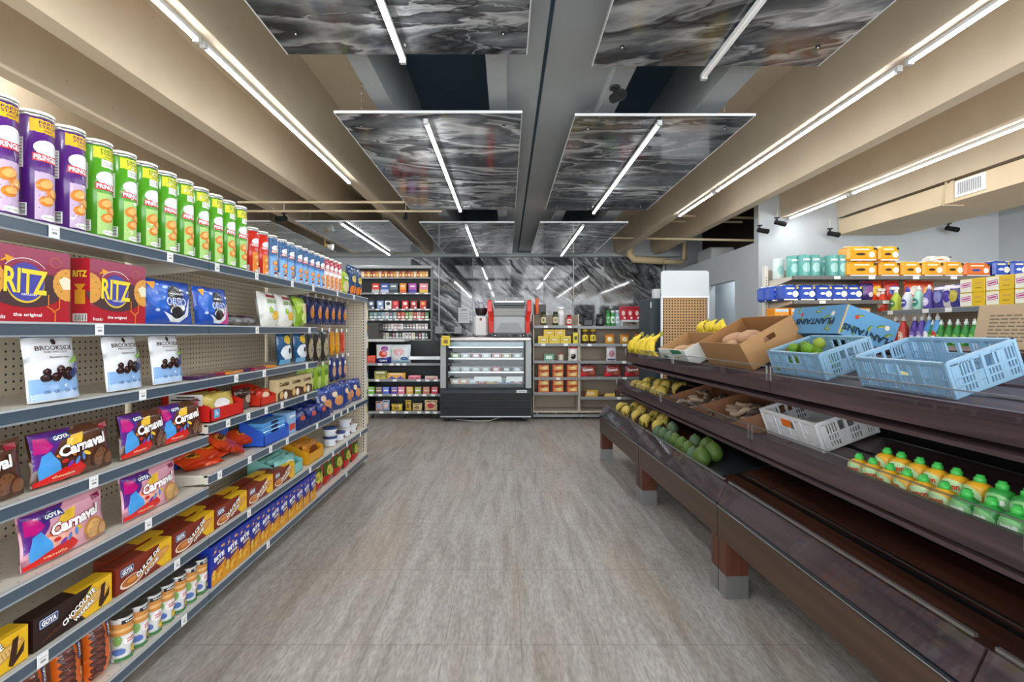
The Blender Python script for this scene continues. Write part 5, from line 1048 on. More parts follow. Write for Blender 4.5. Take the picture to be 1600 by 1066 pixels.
# low black shelving left of the case
YB = 6.9
e, Z1 = rack('snack_shelving', 'black low shelving with candy and chips left of the refrigerated case', 'shelving', 573, 688, YB, .42, P(0, 533, YB).z,
    [(573, 688, 568, [594, 612, 622, 632]), (573, 688, 593, [590, 617, 654, 668, 681]), (573, 688, 616, [580, 594, 616, 627, 640, 651, 663, 677]), (573, 688, 643, [596, 615, 635, 655, 668, 680])], 'pegboard_black', '#1d1f22')
m = MB(); a, b = P(573, 0, YB).x, P(632, 0, YB).x; z = P(0, 534, YB).z; m.box(a, b, YB-.01, YB+.42, z, z+.035, '#c2c3c3', 'plastic'); o = m.build('counter_top'); tag(o, 'short white counter top on the black shelving', 'counter')
m = MB(); a, b = P(640, 0, YB).x, P(688, 0, YB).x; z = P(0, 562, YB).z; m.box(a, b, YB-.02, YB+.1, z, z+.045, '#a9acae', 'steel'); m.build('ledge', e)
r1 = [(574, 586, 555, 567, '#d8452a', [('r', 0, .2, .8, .2, '#a82a1a')], 'red tub', 'box'), (587, 610, 538, 567, '#d7dbe2', [('p', [(-.5, 0), (.5, 0), (.5, .35), (-.5, .25)], '#1f2f7a'), ('b', 0, .5, .3, .2, '#c9402c'), ('b', .1, .78, .25, .14, '#8a3a8a', 3), ('t', 'CHIPS', 0, .14, .5, .1, '#ffffff')], 'white and navy chip bag', 'bag'),
      (610, 641, 538, 567, '#cfd8dc', [('b', -.1, .6, .3, .2, '#d8a8b0'), ('b', .2, .25, .2, .1, '#2f5aa0', 3), ('r', 0, .08, .9, .12, '#8ab4cc')], 'white and pale blue chip bag', 'bag')]
for k, (a, b, y0, y1, c, dc, lab, kd) in enumerate(r1): settle(small_pack('snack_bag' if kd == 'bag' else 'plastic_tub', 'snack', a, b, y0, y1, YB+.01, c, dc, lab + ' on the top row of the black shelving', None, .08, kd, k), Z1[0]+.001)
for k, (a, b, y0, c, c2, lab) in enumerate(((585, 604, 579, '#8a8a3c', '#b8a84a', 'olive candy pouch'), (605, 633, 582, '#d8a23a', '#5a4aa0', 'yellow and purple candy carton'), (638, 657, 586, '#d86a86', '#c03a5a', 'pink candy box'), (664, 684, 587, '#e0c4c0', '#c87a7a', 'pale pink candy box'))):
    settle(small_pack('candy_box', 'candy box', a, b, y0, 592, YB+.01, c, [('p', [(-.5, 0), (-.25, .5), (0, .1), (.25, .5), (.5, 0)], c2), ('r', 0, .8, .7, .15, '#f0e6d8')], lab + ' on the second row of the black shelving', None, .07), Z1[1]+.001)
for k, (cx, c) in enumerate(zip((580, 592, 603, 616, 627, 640, 653, 666, 679), ('#6ab02a', '#5a4030', '#2f5ac8', '#5a2f9a', '#d86a88', '#e0a23a', '#8a9a3a', '#c0705a', '#c8304a'))):
    settle(small_pack('gum_box', 'gum box', cx-5.2, cx+5.2, 604, 615, YB+.01, c, [('r', 0, .5, .7, .24, ['#e8e8e8', '#d8c8b0'][k % 2]), ('r', 0, .85, .8, .08, '#ffffff')], 'small candy box, %s in the third row of the black shelving' % ORD[k], 'candy boxes in the third row', .06), Z1[2]+.001)
for k, (a, b, y0, c, c2) in enumerate(((586, 597, 626, '#c8a8a8', '#8aa0c0'), (597, 608, 624, '#9ab0cc', '#d8b0a8'), (611, 628, 630, '#d8c04a', '#8a6a1c'), (633, 642, 624, '#c8a83a', '#7a5a1a'), (644, 659, 629, '#d0bc84', '#8a6a4a'), (663, 683, 624, '#d8b890', '#b02a3c'))):
    settle(small_pack('candy_bag', 'candy bag', a, b, y0, 641, YB+.01, c, [('b', 0, .5, .3, .25, c2), ('r', 0, .88, .7, .1, '#5a4a2a')], 'candy bag on the bottom row of the black shelving, %s from the left' % ORD[k], 'candy bags on the bottom row', .06, 'bag', k), Z1[3]+.001)
# cigarette rack on its own frame behind
YC = 7.35
e, Z2 = rack('cigarette_rack', 'tall black and chrome cigarette rack against the back counter', 'display rack', 548, 674, YC, .2, P(0, 417, YC).z,
    [(548, 673, 433.5, []), (548, 673, 458, [588, 600, 619, 632, 652, 666]), (548, 673, 483, [590, 604, 616, 630, 643, 655, 667]), (548, 673, 499, [583, 596, 610, 620, 630, 641, 657, 667]), (590, 673, 515, [595, 609, 618]), (590, 673, 531, [600, 620])], 'pegboard_black', '#6e7276', feet=False, lips=.02)
m = MB(); a, b, z0, z1 = FR(548, 674, 415, 420, YC); m.bbox(a, b, YC-.03, YC+.2, z0, z1, '#9da1a4', 'plastic', .01); m.build('header', e)
for k in range(2):
    m = MB(); x = (a+.03, b-.05)[k]; m.box(x, x+.025, YC+.15, YC+.19, 0, 1.0, '#55585c', 'paint'); m.build('post', e)
for k in range(24):
    cx = 562+k*4.55; c = ['#c8782a', '#b85a22', '#8a2a20', '#d89a4a', '#a8401f', '#d8c8a8'][(k*5) % 6 if k < 22 else 3]
    settle(small_pack('cigar_pack', 'cigar pack', cx-2.1, cx+2.1, 423, 433, YC+.01, c, [('r', 0, .35, .8, .3, ['#e8c060', '#f0dcc0'][k % 2]), ('r', 0, .9, .9, .1, '#2a1a14')], 'orange and brown cigar pack, number %s along the top row of the rack' % (ORD[k] if k < 20 else ['twenty-first', 'twenty-second', 'twenty-third', 'twenty-fourth'][k-20]), 'cigar packs on the top row', .03), Z2[0]+.001)
for k, (cx, w_, c, c2) in enumerate(((587, 12, '#c8402a', '#b8b8bc'), (601, 13, '#3a5ca8', '#b8c0d8'), (615, 13, '#5a7078', '#2a3c4a'), (629.5, 10, '#e8961e', '#d85a20'), (644.5, 12, '#b04aa8', '#4a3aa0'), (662, 13, '#e08a98', '#e0b83a'))):
    settle(small_pack('tobacco_pouch', 'tobacco pouch', cx-w_/2, cx+w_/2, 442, 457, YC+.01, c, [('r', 0, .18, 1, .36, c2), ('r', 0, .7, .6, .14, '#f2e8dc')], 'tobacco pouch, %s in the second row of the rack' % ORD[k], 'tobacco pouches in the second row', .04), Z2[1]+.001)
for k, (cx, c, c2) in enumerate(((580, '#3a4a66', '#e8e8ea'), (594, '#7f9ac8', '#e8eef4'), (606.5, '#dfe2e4', '#2a3040'), (618, '#c0283a', '#e86a6a'), (633, '#c8242c', '#f0e8e4'), (646.5, '#a82a34', '#e8c8c0'), (661, '#c8342a', '#e8a84a'))):
    settle(small_pack('tobacco_pouch', 'tobacco pouch', cx-5, cx+5, 469, 482, YC+.01, c, [('e', 0, .65, .3, .2, c2), ('r', .25, .15, .3, .18, '#ffffff')], 'tobacco pouch, %s in the third row of the rack' % ORD[k], 'tobacco pouches in the third row', .04), Z2[2]+.001)
for row, (x0, n, st, y0, y1, zi, pal, g) in enumerate(((580, 15, 6.2, 487, 498, 3, ['#5a8a7a', '#7a9a98', '#6a88a0', '#8aa8b0', '#b8c8cc', '#5a7488', '#98a8ac', '#c03a3c', '#d86a5a', '#6a9a4a', '#a8c07a', '#c8404a', '#e0b0a8', '#b8343c', '#5a8a3a'], 'fourth'), (594, 16, 4.8, 505, 514, 4, ['#5c5f60', '#7a7c7c', '#8a7a78', '#a8a4a0', '#c8c2c0', '#d8c8b8', '#c0a8a8', '#dfe0e0'], 'fifth'), (600, 14, 5.1, 519, 530, 5, ['#d8d8d0', '#e8e0c0', '#3a3c44', '#8a3a4a', '#aab0b4', '#2f4a3a', '#c0c4c8', '#dfe2e4'], 'sixth'))):
    for k in range(n):
        settle(small_pack('cigarette_pack', 'cigarette pack', x0+k*st-st*.44, x0+k*st+st*.44, y0, y1, YC+.01, pal[k % len(pal)], [('r', 0, .3, .8, .22, '#eceeee'), ('e', 0, .72, .25, .12, pal[(k+3) % len(pal)])], 'cigarette pack, %s in the %s row of the rack' % (ORD[k], g), 'cigarette packs in the %s row' % g, .025), Z2[zi]+.001)
# small cabinet with a yellow side left of the rack
m = MB(); a, b, z0, z1 = FR(574, 592, 505, 532, 7.05); m.bbox(a, b, 7.05, 7.3, z0, z1, '#1a1614', 'plastic'); m.box(a-.04, a, 7.05, 7.3, z0, z1, '#d8b04a', 'plastic'); o = m.build('card_terminal'); tag(o, 'small black box with a yellow side on the counter beside the shelving end', 'box')
# refrigerated display case
YG = 6.67; xa, xb = P(688, 0, YG).x, P(830, 0, YG).x; dz = .72
e = empty('display_case', ((xa+xb)/2, YG, 0)); tag(e, 'black refrigerated display case with a slanted glass front, under the espresso machine', 'display case'); W = (xb-xa)/2
zt, zg, zl = 1.145, .465, .08
m = MB(); v = [(-W, .03, zl), (W, .03, zl), (W, -.0, zg), (-W, .0, zg), (-W, dz, zl), (W, dz, zl), (W, dz, zg), (-W, dz, zg)]; m.add(v, [(0,1,2,3),(4,7,6,5),(0,4,5,1),(3,2,6,7),(1,5,6,2),(0,3,7,4)], '#1c2126', 'paint')
m.box(-W, W, -.012, .004, zg-.07, zg-.02, '#2d343b', 'paint'); m.box(-W, W, -.003, .02, .29, .295, '#3b444c', 'paint'); m.box(-W, W, -.0, .02, .2, .204, '#3b444c', 'paint')
for k in range(24): m.box(-W*.6+k*.03, -W*.6+k*.03+.014, .012, .02, .315, .33, '#0a0c0e', 'matte')
m.build('base', e)
m = MB(); m.box(-W, W, .0, .06, zl-.012, zl+.004, '#a8acb0', 'steel'); m.build('chrome_rail', e)
m = MB(); m.box(W-.2, W-.06, -.016, -.012, zg-.06, zg-.025, '#dfe2e4', 'plastic'); m.text(flat(-.016), 'atosa', W-.13, zg-.043, .1, .016, '#2a4a8a', .001); m.build('maker_badge', e)
m = MB(); m.box(-W, W, dz-.02, dz, zg, zt, '#2a2f34', 'paint'); m.build('back_panel', e)
for s in (-1, 1):
    m = MB(); x = s*W; v = [(x, 0, zg), (x, .02, zt), (x-s*.075, .02, zt), (x-s*.075, 0, zg), (x, .05, zg), (x, .07, zt), (x-s*.075, .07, zt), (x-s*.075, .05, zg)]; m.add(v, [(0,1,2,3),(4,7,6,5),(0,4,5,1),(3,2,6,7),(1,5,6,2),(0,3,7,4)], '#a3a7aa', 'plastic')
    m.add([(a_-s*(.0 if a_ != x else .0), b_-.002, c_) for a_, b_, c_ in [(x-s*.075, 0, zg), (x-s*.1, 0, zg), (x-s*.1, .02, zt), (x-s*.075, .02, zt)]], [(0,1,2,3)], '#101214', 'paint'); m.build('side_pillar', e)
    m = MB(); m.box(min(x, x-s*.012), max(x, x-s*.012), .05, dz, zg, zt, '#20252a', 'paint'); m.build('side_panel', e)
m = MB(); m.add([(-W+.1, .004, zg+.01), (W-.1, .004, zg+.01), (W-.1, .022, zt-.03), (-W+.1, .022, zt-.03), (-W+.1, .01, zg+.01), (W-.1, .01, zg+.01), (W-.1, .028, zt-.03), (-W+.1, .028, zt-.03)], [(0,1,2,3),(7,6,5,4)], '#ffffff', 'glass'); m.build('front_glass', e)
m = MB(); m.bbox(-W-.0, W+.0, -.01, dz, zt-.03, zt+.015, '#8c8784', 'steel', .006); m.build('steel_top', e)
m = MB(); m.box(-W+.1, W-.1, .04, .1, zt-.12, zt-.05, '#aebfca', 'plastic'); m.build('light_housing', e); m = MB(); m.box(-W+.11, W-.11, .05, .08, zt-.125, zt-.12, '#ffffff', 'case_glow'); m.build('case_lamp', e)
for k, z in enumerate((.86, .67)):
    m = MB(); m.box(-W+.1, W-.1, .09+.0*k, dz-.05, z, z+.006, '#c8ccd0', 'glass'); m.box(-W+.1, W-.1, .082, .09, z-.004, z+.016, '#d6dadd', 'steel'); m.build('glass_shelf', e)
m = MB(); m.box(-W+.1, W-.1, .05, dz-.04, zg, zg+.05, '#33383d', 'paint'); m.build('case_floor', e)
m = MB(); m.box(-W+.46, -W+.83, .035, .04, zg+.09, zg+.155, '#eef0f0', 'card'); m.box(W-.34, W-.12, .035, .04, zg+.09, zg+.155, '#eef0f0', 'card'); m.build('label_rail', e)
for s in (-.85, .85):
    m = MB(); m.tube([(s*W-.015, .1, .035), (s*W+.015, .1, .035)], .035, '#17181a', 'plastic', 12); m.box(s*W-.012, s*W+.012, .08, .12, .03, .085, '#6a6d70', 'steel'); m.build('caster', e)
rn = random.Random(11); ex = (xa+xb)/2
for row, (z, n, y_) in enumerate(((.868, 7, .16), (.678, 7, .15), (zg+.052, 8, .1))):
    for k in range(n):
        x = ex - W + .19 + k*(2*W-.38)/(n-1); c = [['#8a9a58', '#a8b0b4', '#b87888', '#c9ccd0', '#c07a80', '#b8a070', '#a0a8ac'], ['#d4d8dc', '#c8ccd0', '#b0b4b8', '#a8acb0', '#c03a44', '#2a2c30', '#8a90a0'], ['#c8b0a0', '#d09a5a', '#b8bcc0', '#c04a3a', '#d8b83a', '#7a8a9a', '#5a6f98', '#b87a80']][row][k]
        def tray(c=c):
            m = MB(); w, d, h = .135, .1, .065; m.add([(-w/2+.01,-d/2+.01,0),(w/2-.01,-d/2+.01,0),(w/2-.01,d/2-.01,0),(-w/2+.01,d/2-.01,0),(-w/2,-d/2,h),(w/2,-d/2,h),(w/2,d/2,h),(-w/2,d/2,h)], [(0,3,2,1),(0,1,5,4),(1,2,6,5),(2,3,7,6),(3,0,4,7)], c, 'plastic'); m.box(-w/2, w/2, -d/2, d/2, h, h+.004, '#c9ced2', 'plastic'); m.decal(flat(-d/2-.001, 'card'), rect(0, h*.55, w*.5, h*.5), '#eef0ee', .001)
            o = m.build('food_tray'); tag(o, cat='food tray'); return o
        put('tray%d_%d' % (row, k), tray, (x, YG+y_+.03*rn.random(), z), R(rn.random()*16-8), 'packaged food tray inside the refrigerated case, %s on its %s level' % (ORD[k], ['top', 'middle', 'bottom'][row]), 'food tray', 'packaged food in the refrigerated case, %s level' % ['top', 'middle', 'bottom'][row])
m = MB(); p0 = P(715, 655, YG+.2); m.tube([(p0.x, YG+.1, .02), (p0.x+.2, YG+.05, .008), (p0.x+.45, YG+.06, .008), (p0.x+.6, YG+.1, .05)], .006, '#c8cac8', 'plastic'); o = m.build('power_cord'); tag(o, 'pale power cord under the refrigerated case', 'cord')
# espresso machine seen from behind
ym = YG+.16; zc = zt+.016; e = empty('espresso_machine', (P(796, 0, ym).x, ym, zc)); tag(e, 'chrome and red espresso machine seen from its back, on the refrigerated case', 'espresso machine')
m = MB(); m.bbox(-.235, .235, .0, .42, .04, .3, '#a9acaf', 'plastic', .02); m.build('body', e)
m = MB(); v = [(-.22, -.0, .3), (.22, 0, .3), (.2, -.03, .40), (-.2, -.03, .40), (-.22, .3, .3), (.22, .3, .3), (.2, .3, .4), (-.2, .3, .4)]; m.add(v, [(0,1,2,3),(4,7,6,5),(3,2,6,7),(1,5,6,2),(0,3,7,4)], '#d8dadc', 'steel'); m.build('upper_panel', e)
m = MB(); m.bbox(-.22, .22, -.02, .36, .44, .49, '#3f4348', 'plastic', .01); m.box(-.21, .21, 0, .3, .4, .44, '#2c3034', 'plastic'); m.box(-.2, .2, -.0, .34, .49, .505, '#b8bcc0', 'chrome'); m.build('cup_rail', e)
m = MB(); m.add([(-.2, -.012, .06), (.2, -.012, .06), (.13, -.012, .2), (-.12, -.012, .2)], [(0,1,2,3)], '#8d9093', 'plastic'); m.build('lower_panel', e)
for s in (-1, 1):
    m = MB(); pr = [(-.03, .06), (-.05, .22), (-.03, .27), (-.06, .36), (-.05, .5), (.0, .52), (.04, .5), (.4, .5), (.42, .3), (.4, .06)]
    x0, x1 = (.225, .285) if s > 0 else (-.285, -.225); n_ = len(pr); vs = [(x0 + (.02*s if z > .35 else 0), y, z) for y, z in pr] + [(x1 + (.02*s if z > .35 else 0), y, z) for y, z in pr]
    m.add(vs, [tuple(range(n_))[::-1], tuple(range(n_, 2*n_))] + [(i, (i+1) % n_, n_+(i+1) % n_, n_+i) for i in range(n_)], '#d8281c', 'film'); m.build('red_side', e)
    m = MB(); m.lathe([(.02, 0), (.02, .045)], '#a8abae', 'chrome', 12, s*.2, .05); m.build('foot', e)
# grinder
e = empty('coffee_grinder', (P(751, 0, ym).x, ym+.02, zc)); tag(e, 'white coffee grinder with a dark hopper beside the espresso machine', 'coffee grinder')
m = MB(); m.bbox(-.1, .1, 0, .28, 0, .3, '#dcdcde', 'plastic', .03); m.decal(flat(-.0005), ell(0, .25, .018, .022, 14), '#3a2a2c', .001); m.decal(flat(-.0005), ell(0, .25, .012, .014, 14), '#c03038', .0016); m.build('body', e)
m = MB(); m.lathe([(.05, .3), (.08, .34), (.09, .4), (.09, .41)], '#2b2626', 'plastic', 20, 0, .13); m.build('hopper', e); m = MB(); m.lathe([(.095, .41), (.095, .49), (.08, .5), (.001, .5)], '#6f7172', 'clear_film', 20, 0, .13); m.build('hopper_lid', e)
def sheet(name, px0, px1, py0, py1, Y, c, deco, label, cat):
    a, b, z0, z1 = FR(px0, px1, py0, py1, Y); w, h = b-a, z1-z0; m = MB(); m.box(-w/2, w/2, 0, .004, 0, h, c, 'card'); S = flat(0)
    for k, q in enumerate(deco): m.decal(S, rect(q[0]*w, q[1]*h, q[2]*w, q[3]*h), q[4], .0008+.0003*k)
    o = m.build(name, None, ((a+b)/2, Y, z0)); tag(o, label, cat); return o
sheet('paper_notice', 716, 734, 481, 505, 9.72, '#dfe2e3', [(0, .86, .5, .06, '#6a6d70'), (0, .6, .7, .04, '#a8abad'), (0, .45, .7, .04, '#a8abad'), (0, .3, .7, .04, '#a8abad')], 'white paper notice taped to the marble wall left of the grinder', 'notice')
sheet('warning_card', 690, 703, 525, 540, 6.64, '#e8cf2a', [(0, .85, .9, .12, '#c8a81c'), (0, .4, .5, .4, '#8a6a2a')], 'yellow card standing at the left top corner of the refrigerated case', 'card')
# right tan shelving against the back
YR = 6.9
e, ZL = rack('tan_shelving', 'left bay of the tan pegboard shelving right of the refrigerated case', 'shelving', 833, 905, YR, .38, P(0, 491, YR).z,
    [(833, 905, 509, [853, 890]), (833, 905, 537, [849, 884]), (833, 905, 564, []), (833, 905, 590, [872]), (833, 905, 613.5, []), (833, 905, 648, [])], 'pegboard_grey', '#c0b6a8', 'tan back shelving bays', lips=.035)
e, ZR = rack('tan_shelving', 'right bay of the tan pegboard shelving, partly behind the bananas', 'shelving', 905.5, 1014, YR, .38, P(0, 509, YR).z+.02,
    [(905.5, 1014, 510, []), (905.5, 1014, 537.5, [921, 976]), (905.5, 1014, 564.5, [975]), (905.5, 1014, 589.5, [976]), (905.5, 1014, 620.5, [967]), (905.5, 1014, 648, [])], 'pegboard_grey', '#c0b6a8', 'tan back shelving bays', lips=.035)
def jar(px, y0, y1, w_, z, c, capc, label, name='jar', cat='jar', group=None, lab='#d8d0a8', dd=.0):
    a, b, z0, z1 = FR(px-w_/2, px+w_/2, y0, y1, YR); r = (b-a)/2; h = z1-z0; m = MB(); m.lathe([(r*.9, 0), (r, .01), (r, h*.72), (r*.75, h*.82), (r*.75, h*.85)], c, 'plastic', 16); S = cyl(r); m.decal(S, rect(0, h*.4, r*2.2, h*.4), lab, .001, r*.5); m.decal(S, ell(0, h*.4, r*.5, h*.12), c, .0016, r*.5)
    o = m.build(name, None, ((a+b)/2, YR+.06+dd, z+.001)); tag(o, label, cat, group); m = MB(); m.lathe([(r*.85, h*.84), (r*.85, h), (.0005, h)], capc, 'plastic', 16); m.build('lid', o); return o
jar(849.5, 486, 508, 9, ZL[0], '#4a4a2c', '#2a2a22', 'left dark coffee jar with a pale label on the tan shelving top'); jar(868.5, 486, 508, 9, ZL[0], '#3c4228', '#2a2a22', 'right dark coffee jar with a pale label on the tan shelving top'); jar(890, 491, 508, 8, ZL[0], '#b8202c', '#7a1a1c', 'small red jar on the tan shelving top', lab='#e8d0c8')
jar(878.5, 478, 508, 12, ZL[0], '#e4e4e4', '#e8e8e8', 'white jug standing behind the jars on the tan shelving top', 'jug', 'jug', lab='#dcdcdc', dd=.14)
def blk(px0, px1, py0, py1, z, c, label, name, cat, d=.12, dd=0, deco=[], g=None): return settle(small_pack(name, cat, px0, px1, py0, py1, YR+.02+dd, c, deco, label, g, d), z+.001)
blk(834, 853, 474, 490, P(0, 491, YR).z, '#2a2624', 'dark box on top of the tan shelving beside the espresso machine', 'cardboard_box', 'box', .1, .2)
m = MB(); a, b, z0, z1 = FR(836, 842, 466, 491, YR+.2); m.tube([((a+b)/2, YR+.19, z0), ((a+b)/2, YR+.19, z1)], .026, '#d8602a', 'plastic', 12); o = m.build('orange_tumbler'); tag(o, 'orange tube standing beside the red side of the espresso machine', 'tube')
# black machine, pot, cans, coffee packs
e = empty('sandwich_press', (P(920, 0, YR).x, YR+.12, ZR[0]+.001)); tag(e, 'black appliance with a square handle on the tan shelving top', 'appliance'); m = MB(); m.bbox(-.07, .07, -.08, .08, 0, .1, '#2c2c2e', 'plastic', .015); m.build('body', e); m = MB(); m.tube([(-.065, 0, .1), (-.07, 0, .19), (.07, 0, .19), (.065, 0, .1)], .012, '#141416', 'plastic'); m.build('handle', e)
jar(939, 490, 509, 14, ZR[0], '#222326', '#17181a', 'black pot with a lid on the tan shelving top', 'pot', 'pot', lab='#2c2d30')
for k in range(3): jar(951.5+7.2*k, 484, 509, 6.6, ZR[0], ['#2f8a3e', '#3f8f4c', '#8aa8b8'][k], ['#2a7a38', '#d8dadc', '#c8ccd0'][k], ['left green cleaning can on the tan shelving', 'middle green and white can on the tan shelving', 'pale can beside the red coffee packs'][k], 'spray_can', 'can', 'cans on the tan shelving', lab=['#8ac48a', '#e0e8dc', '#dce4ea'][k])
m = MB(); a, b, z0, z1 = FR(972, 1012, 500, 503, YR); m.box(a, b, YR, YR+.2, z0, z1, '#d0d2d4', 'plastic'); m.box(a, a+.01, YR, YR+.2, ZR[0]+.001, z0, '#d0d2d4', 'plastic'); m.box(b-.01, b, YR, YR+.2, ZR[0]+.001, z0, '#d0d2d4', 'plastic'); o = m.build('wire_riser'); tag(o, 'small white riser shelf under the red coffee packs', 'riser'); zr = z1
for k in range(4): settle(small_pack('coffee_pack', 'coffee pack', 969+10.6*k, 979+10.6*k, 479, 500, YR+.05, '#b4182c', [('e', 0, .5, .25, .18, '#e8c8c0'), ('r', 0, .86, .9, .1, '#7a1020'), ('r', .2, .15, .3, .14, '#f0f0f0')], 'red coffee pack, %s of four on the tan shelving top' % ORD[k], 'red coffee packs', .07), zr+.001)
for k in range(3): blk(841+17.3*k, 857.5+17.3*k, 524.5, 536, ZL[1], '#d8c02a', 'yellow tea box lying in the lower row, %s from the left' % ORD[k], 'tea_box', 'tea box', .1, 0, [('r', 0, .5, .7, .4, '#b8922a'), ('r', 0, .5, .5, .2, '#e8e0b0')], 'yellow tea boxes')
for k in range(2): blk(849.5+17.3*k, 866+17.3*k, 514, 524.2, ZL[1]+.105, '#d8b62a', 'yellow tea box in the upper row, the %s one' % ['left', 'right'][k], 'tea_box', 'tea box', .1, 0, [('r', 0, .5, .7, .4, '#c8962a'), ('r', 0, .5, .5, .2, '#e8e0b0')], 'yellow tea boxes')
blk(895.5, 904, 519, 536, ZL[1], '#e0c82c', 'upright yellow box at the right end of the tea boxes', 'tea_box', 'tea box', .08, 0, [('e', 0, .5, .3, .2, '#4a4a2a')])
for k in range(2): jar(915+12.3*k, 514, 537, 10.5, ZR[1], '#4a3018', '#c8a82a', ['left', 'right'][k] + ' jar with a yellow label on the tan shelving', group='yellow-labelled jars', lab='#e0cc2c')
for k in range(3): settle(small_pack('cookie_bag', 'cookie bag', 946+23.5*k, 960+23.5*k, 521, 536, YR+.03, '#d8962a', [('e', 0, .45, .3, .25, '#efe2b0'), ('r', 0, .88, .8, .12, '#b8602a')], 'small orange cookie bag, %s of three on the tan shelving' % ORD[k], 'orange cookie bags', .06, 'bag', k), ZR[1]+.001)
blk(850, 865.5, 552.5, 563, ZL[2], '#5a9a7a', 'small green and white box on the third tan shelf', 'tea_box', 'box', .06, 0, [('r', 0, .5, .6, .5, '#e8ece8')]); jar(877, 551.5, 563, 8.5, ZL[2], '#d8d4d0', '#c03a3c', 'tiny white jar with a red lid on the third tan shelf')
for k, (a, b, y0, c, dc, lab) in enumerate(((888.5, 903, 541, '#e0dedc', [('b', 0, .3, .3, .2, '#2a2220'), ('r', 0, .92, .9, .12, '#b82a2c')], 'white and red pouch with a dark motif on the third tan shelf'), (948, 963.5, 540, '#d8d4d8', [('b', 0, .5, .3, .25, '#a86a7a'), ('r', 0, .1, .8, .1, '#5a5a8a')], 'white bag with a pink motif on the third tan shelf'), (982, 999, 545, '#c8b0b4', [('b', 0, .5, .3, .25, '#a83a4a')], 'pinkish bag on the third tan shelf beside the bananas'))):
    settle(small_pack('snack_bag', 'snack bag', a, b, y0, 563, YR+.03, c, dc, lab, None, .06, 'bag', k+3), (ZL if k == 0 else ZR)[2]+.001)
for row, (zi, yy) in enumerate(((3, 'upper'), (4, 'lower'))):
    for k in range(3):
        for h_ in range(2): blk(841+22.3*k, 858+22.3*k, 568+9.6, 589-1.6, ZL[zi]+h_*.092, '#c04a22', 'orange-red soup pack, %s layer of the %s stack on the %s shelf' % (['bottom', 'top'][h_], ['left', 'middle', 'right'][k], yy), 'soup_pack', 'soup pack', .09, 0, [('r', .05, .5, .8, .7, '#d8a24a'), ('e', .1, .45, .25, .25, '#e8d090'), ('r', -.1, .8, .4, .16, '#a82a1c')], 'orange-red soup packs')
for k, (a, b) in enumerate(((905.5, 932), (944, 971), (976.5, 1003))): settle(small_pack('cookie_pack', 'cookie pack', a, b, 571, 589, YR+.03, '#8a3a34', [('p', [(-.48, .05), (-.1, .05), (0, .3), (-.48, .4)], '#d0283a'), ('p', [(-.48, .6), (-.3, .95), (-.4, .95), (-.48, .9)], '#4a3a8a'), ('b', .25, .4, .2, .25, '#a8604a'), ('t', 'Carnaval', -.02, .62, .6, .2, '#ffffff', 6)], 'brown and red carnival cookie pack on the tan shelving, %s of three' % ORD[k], 'carnival cookie packs on the tan shelving', .06, 'bag', k), ZR[3]+.001)
for k, (a, b, c) in enumerate(((906, 934, '#c8a03a'), (936, 961, '#d8bc3a'), (962, 981, '#3a241c'), (983, 1003, '#c8a84a'))): settle(small_pack('wafer_box', 'wafer box', a, b, 609 if k != 1 else 614, 619, YR+.03, c, [('p', [(-.5, 0), (-.2, 0), (-.1, 1), (-.5, 1)], '#4a2a1c'), ('e', .1, .5, .25, .3, '#e0c890')], 'wafer box on the lowest tan shelf, %s from the left' % ORD[k], 'wafer boxes on the lowest tan shelf', .05), ZR[4]+.001)
# white header display with hardboard, and the dark cabinet next to it
YD = 5.9; a, b, z0, z1 = FR(1033, 1108, 423, 463, YD); e = empty('display_stand', ((a+b)/2, YD, 0)); tag(e, 'white free-standing display with a brown pegboard and rounded header', 'display stand'); W = (b-a)/2
m = MB(); hp = rrect(0, (z0+z1)/2, 2*W, z1-z0, .035); n_ = len(hp); m.add([(x, 0, z) for x, z in hp] + [(x, .02, z) for x, z in hp], [tuple(range(n_)), tuple(range(n_, 2*n_))[::-1]] + [((i+1) % n_, i, n_+i, n_+(i+1) % n_) for i in range(n_)], '#c6cbcf', 'plastic'); m.build('header', e)
m = MB(); m.box(-W+.03, W-.03, .005, .02, .15, z0-.02, mat='hardboard'); m.build('pegboard', e)
for s in (-1, 1): m = MB(); m.bbox(s*W-(.02 if s > 0 else -.0), s*W+(.02 if s < 0 else 0)+.0, -.01, .03, 0, z0+.01, '#e6e8ea', 'plastic'); m.build('post', e)
m = MB(); m.box(-W, W, -.012, .025, z0-.02, z0-.0, '#e6e8ea', 'plastic'); m.box(-W, W, -.25, .15, 0.0, .12, '#e6e8ea', 'plastic'); m.build('base', e)
m = MB(); a, b, z0, z1 = FR(1015, 1036, 466, 600, 6.1); m.bbox(a, b+.25, 6.1, 6.6, 0, z1, '#323d44', 'paint', .01); m.box(a+.01, a+.02, 6.09, 6.1, z1-.12, z1-.05, '#d8dadc', 'plastic'); o = m.build('dark_cabinet'); tag(o, 'tall dark slate cabinet beside the white display stand', 'cabinet')
m = MB(); a2, b2, y0_, y1_ = FR(1024, 1034, 448, 464, 6.1); m.bbox(a2, b2, 6.15, 6.25, z1+.001, z1+.12, '#dfe2e4', 'plastic'); o = m.build('small_white_box'); tag(o, 'small white box on top of the dark cabinet', 'box')

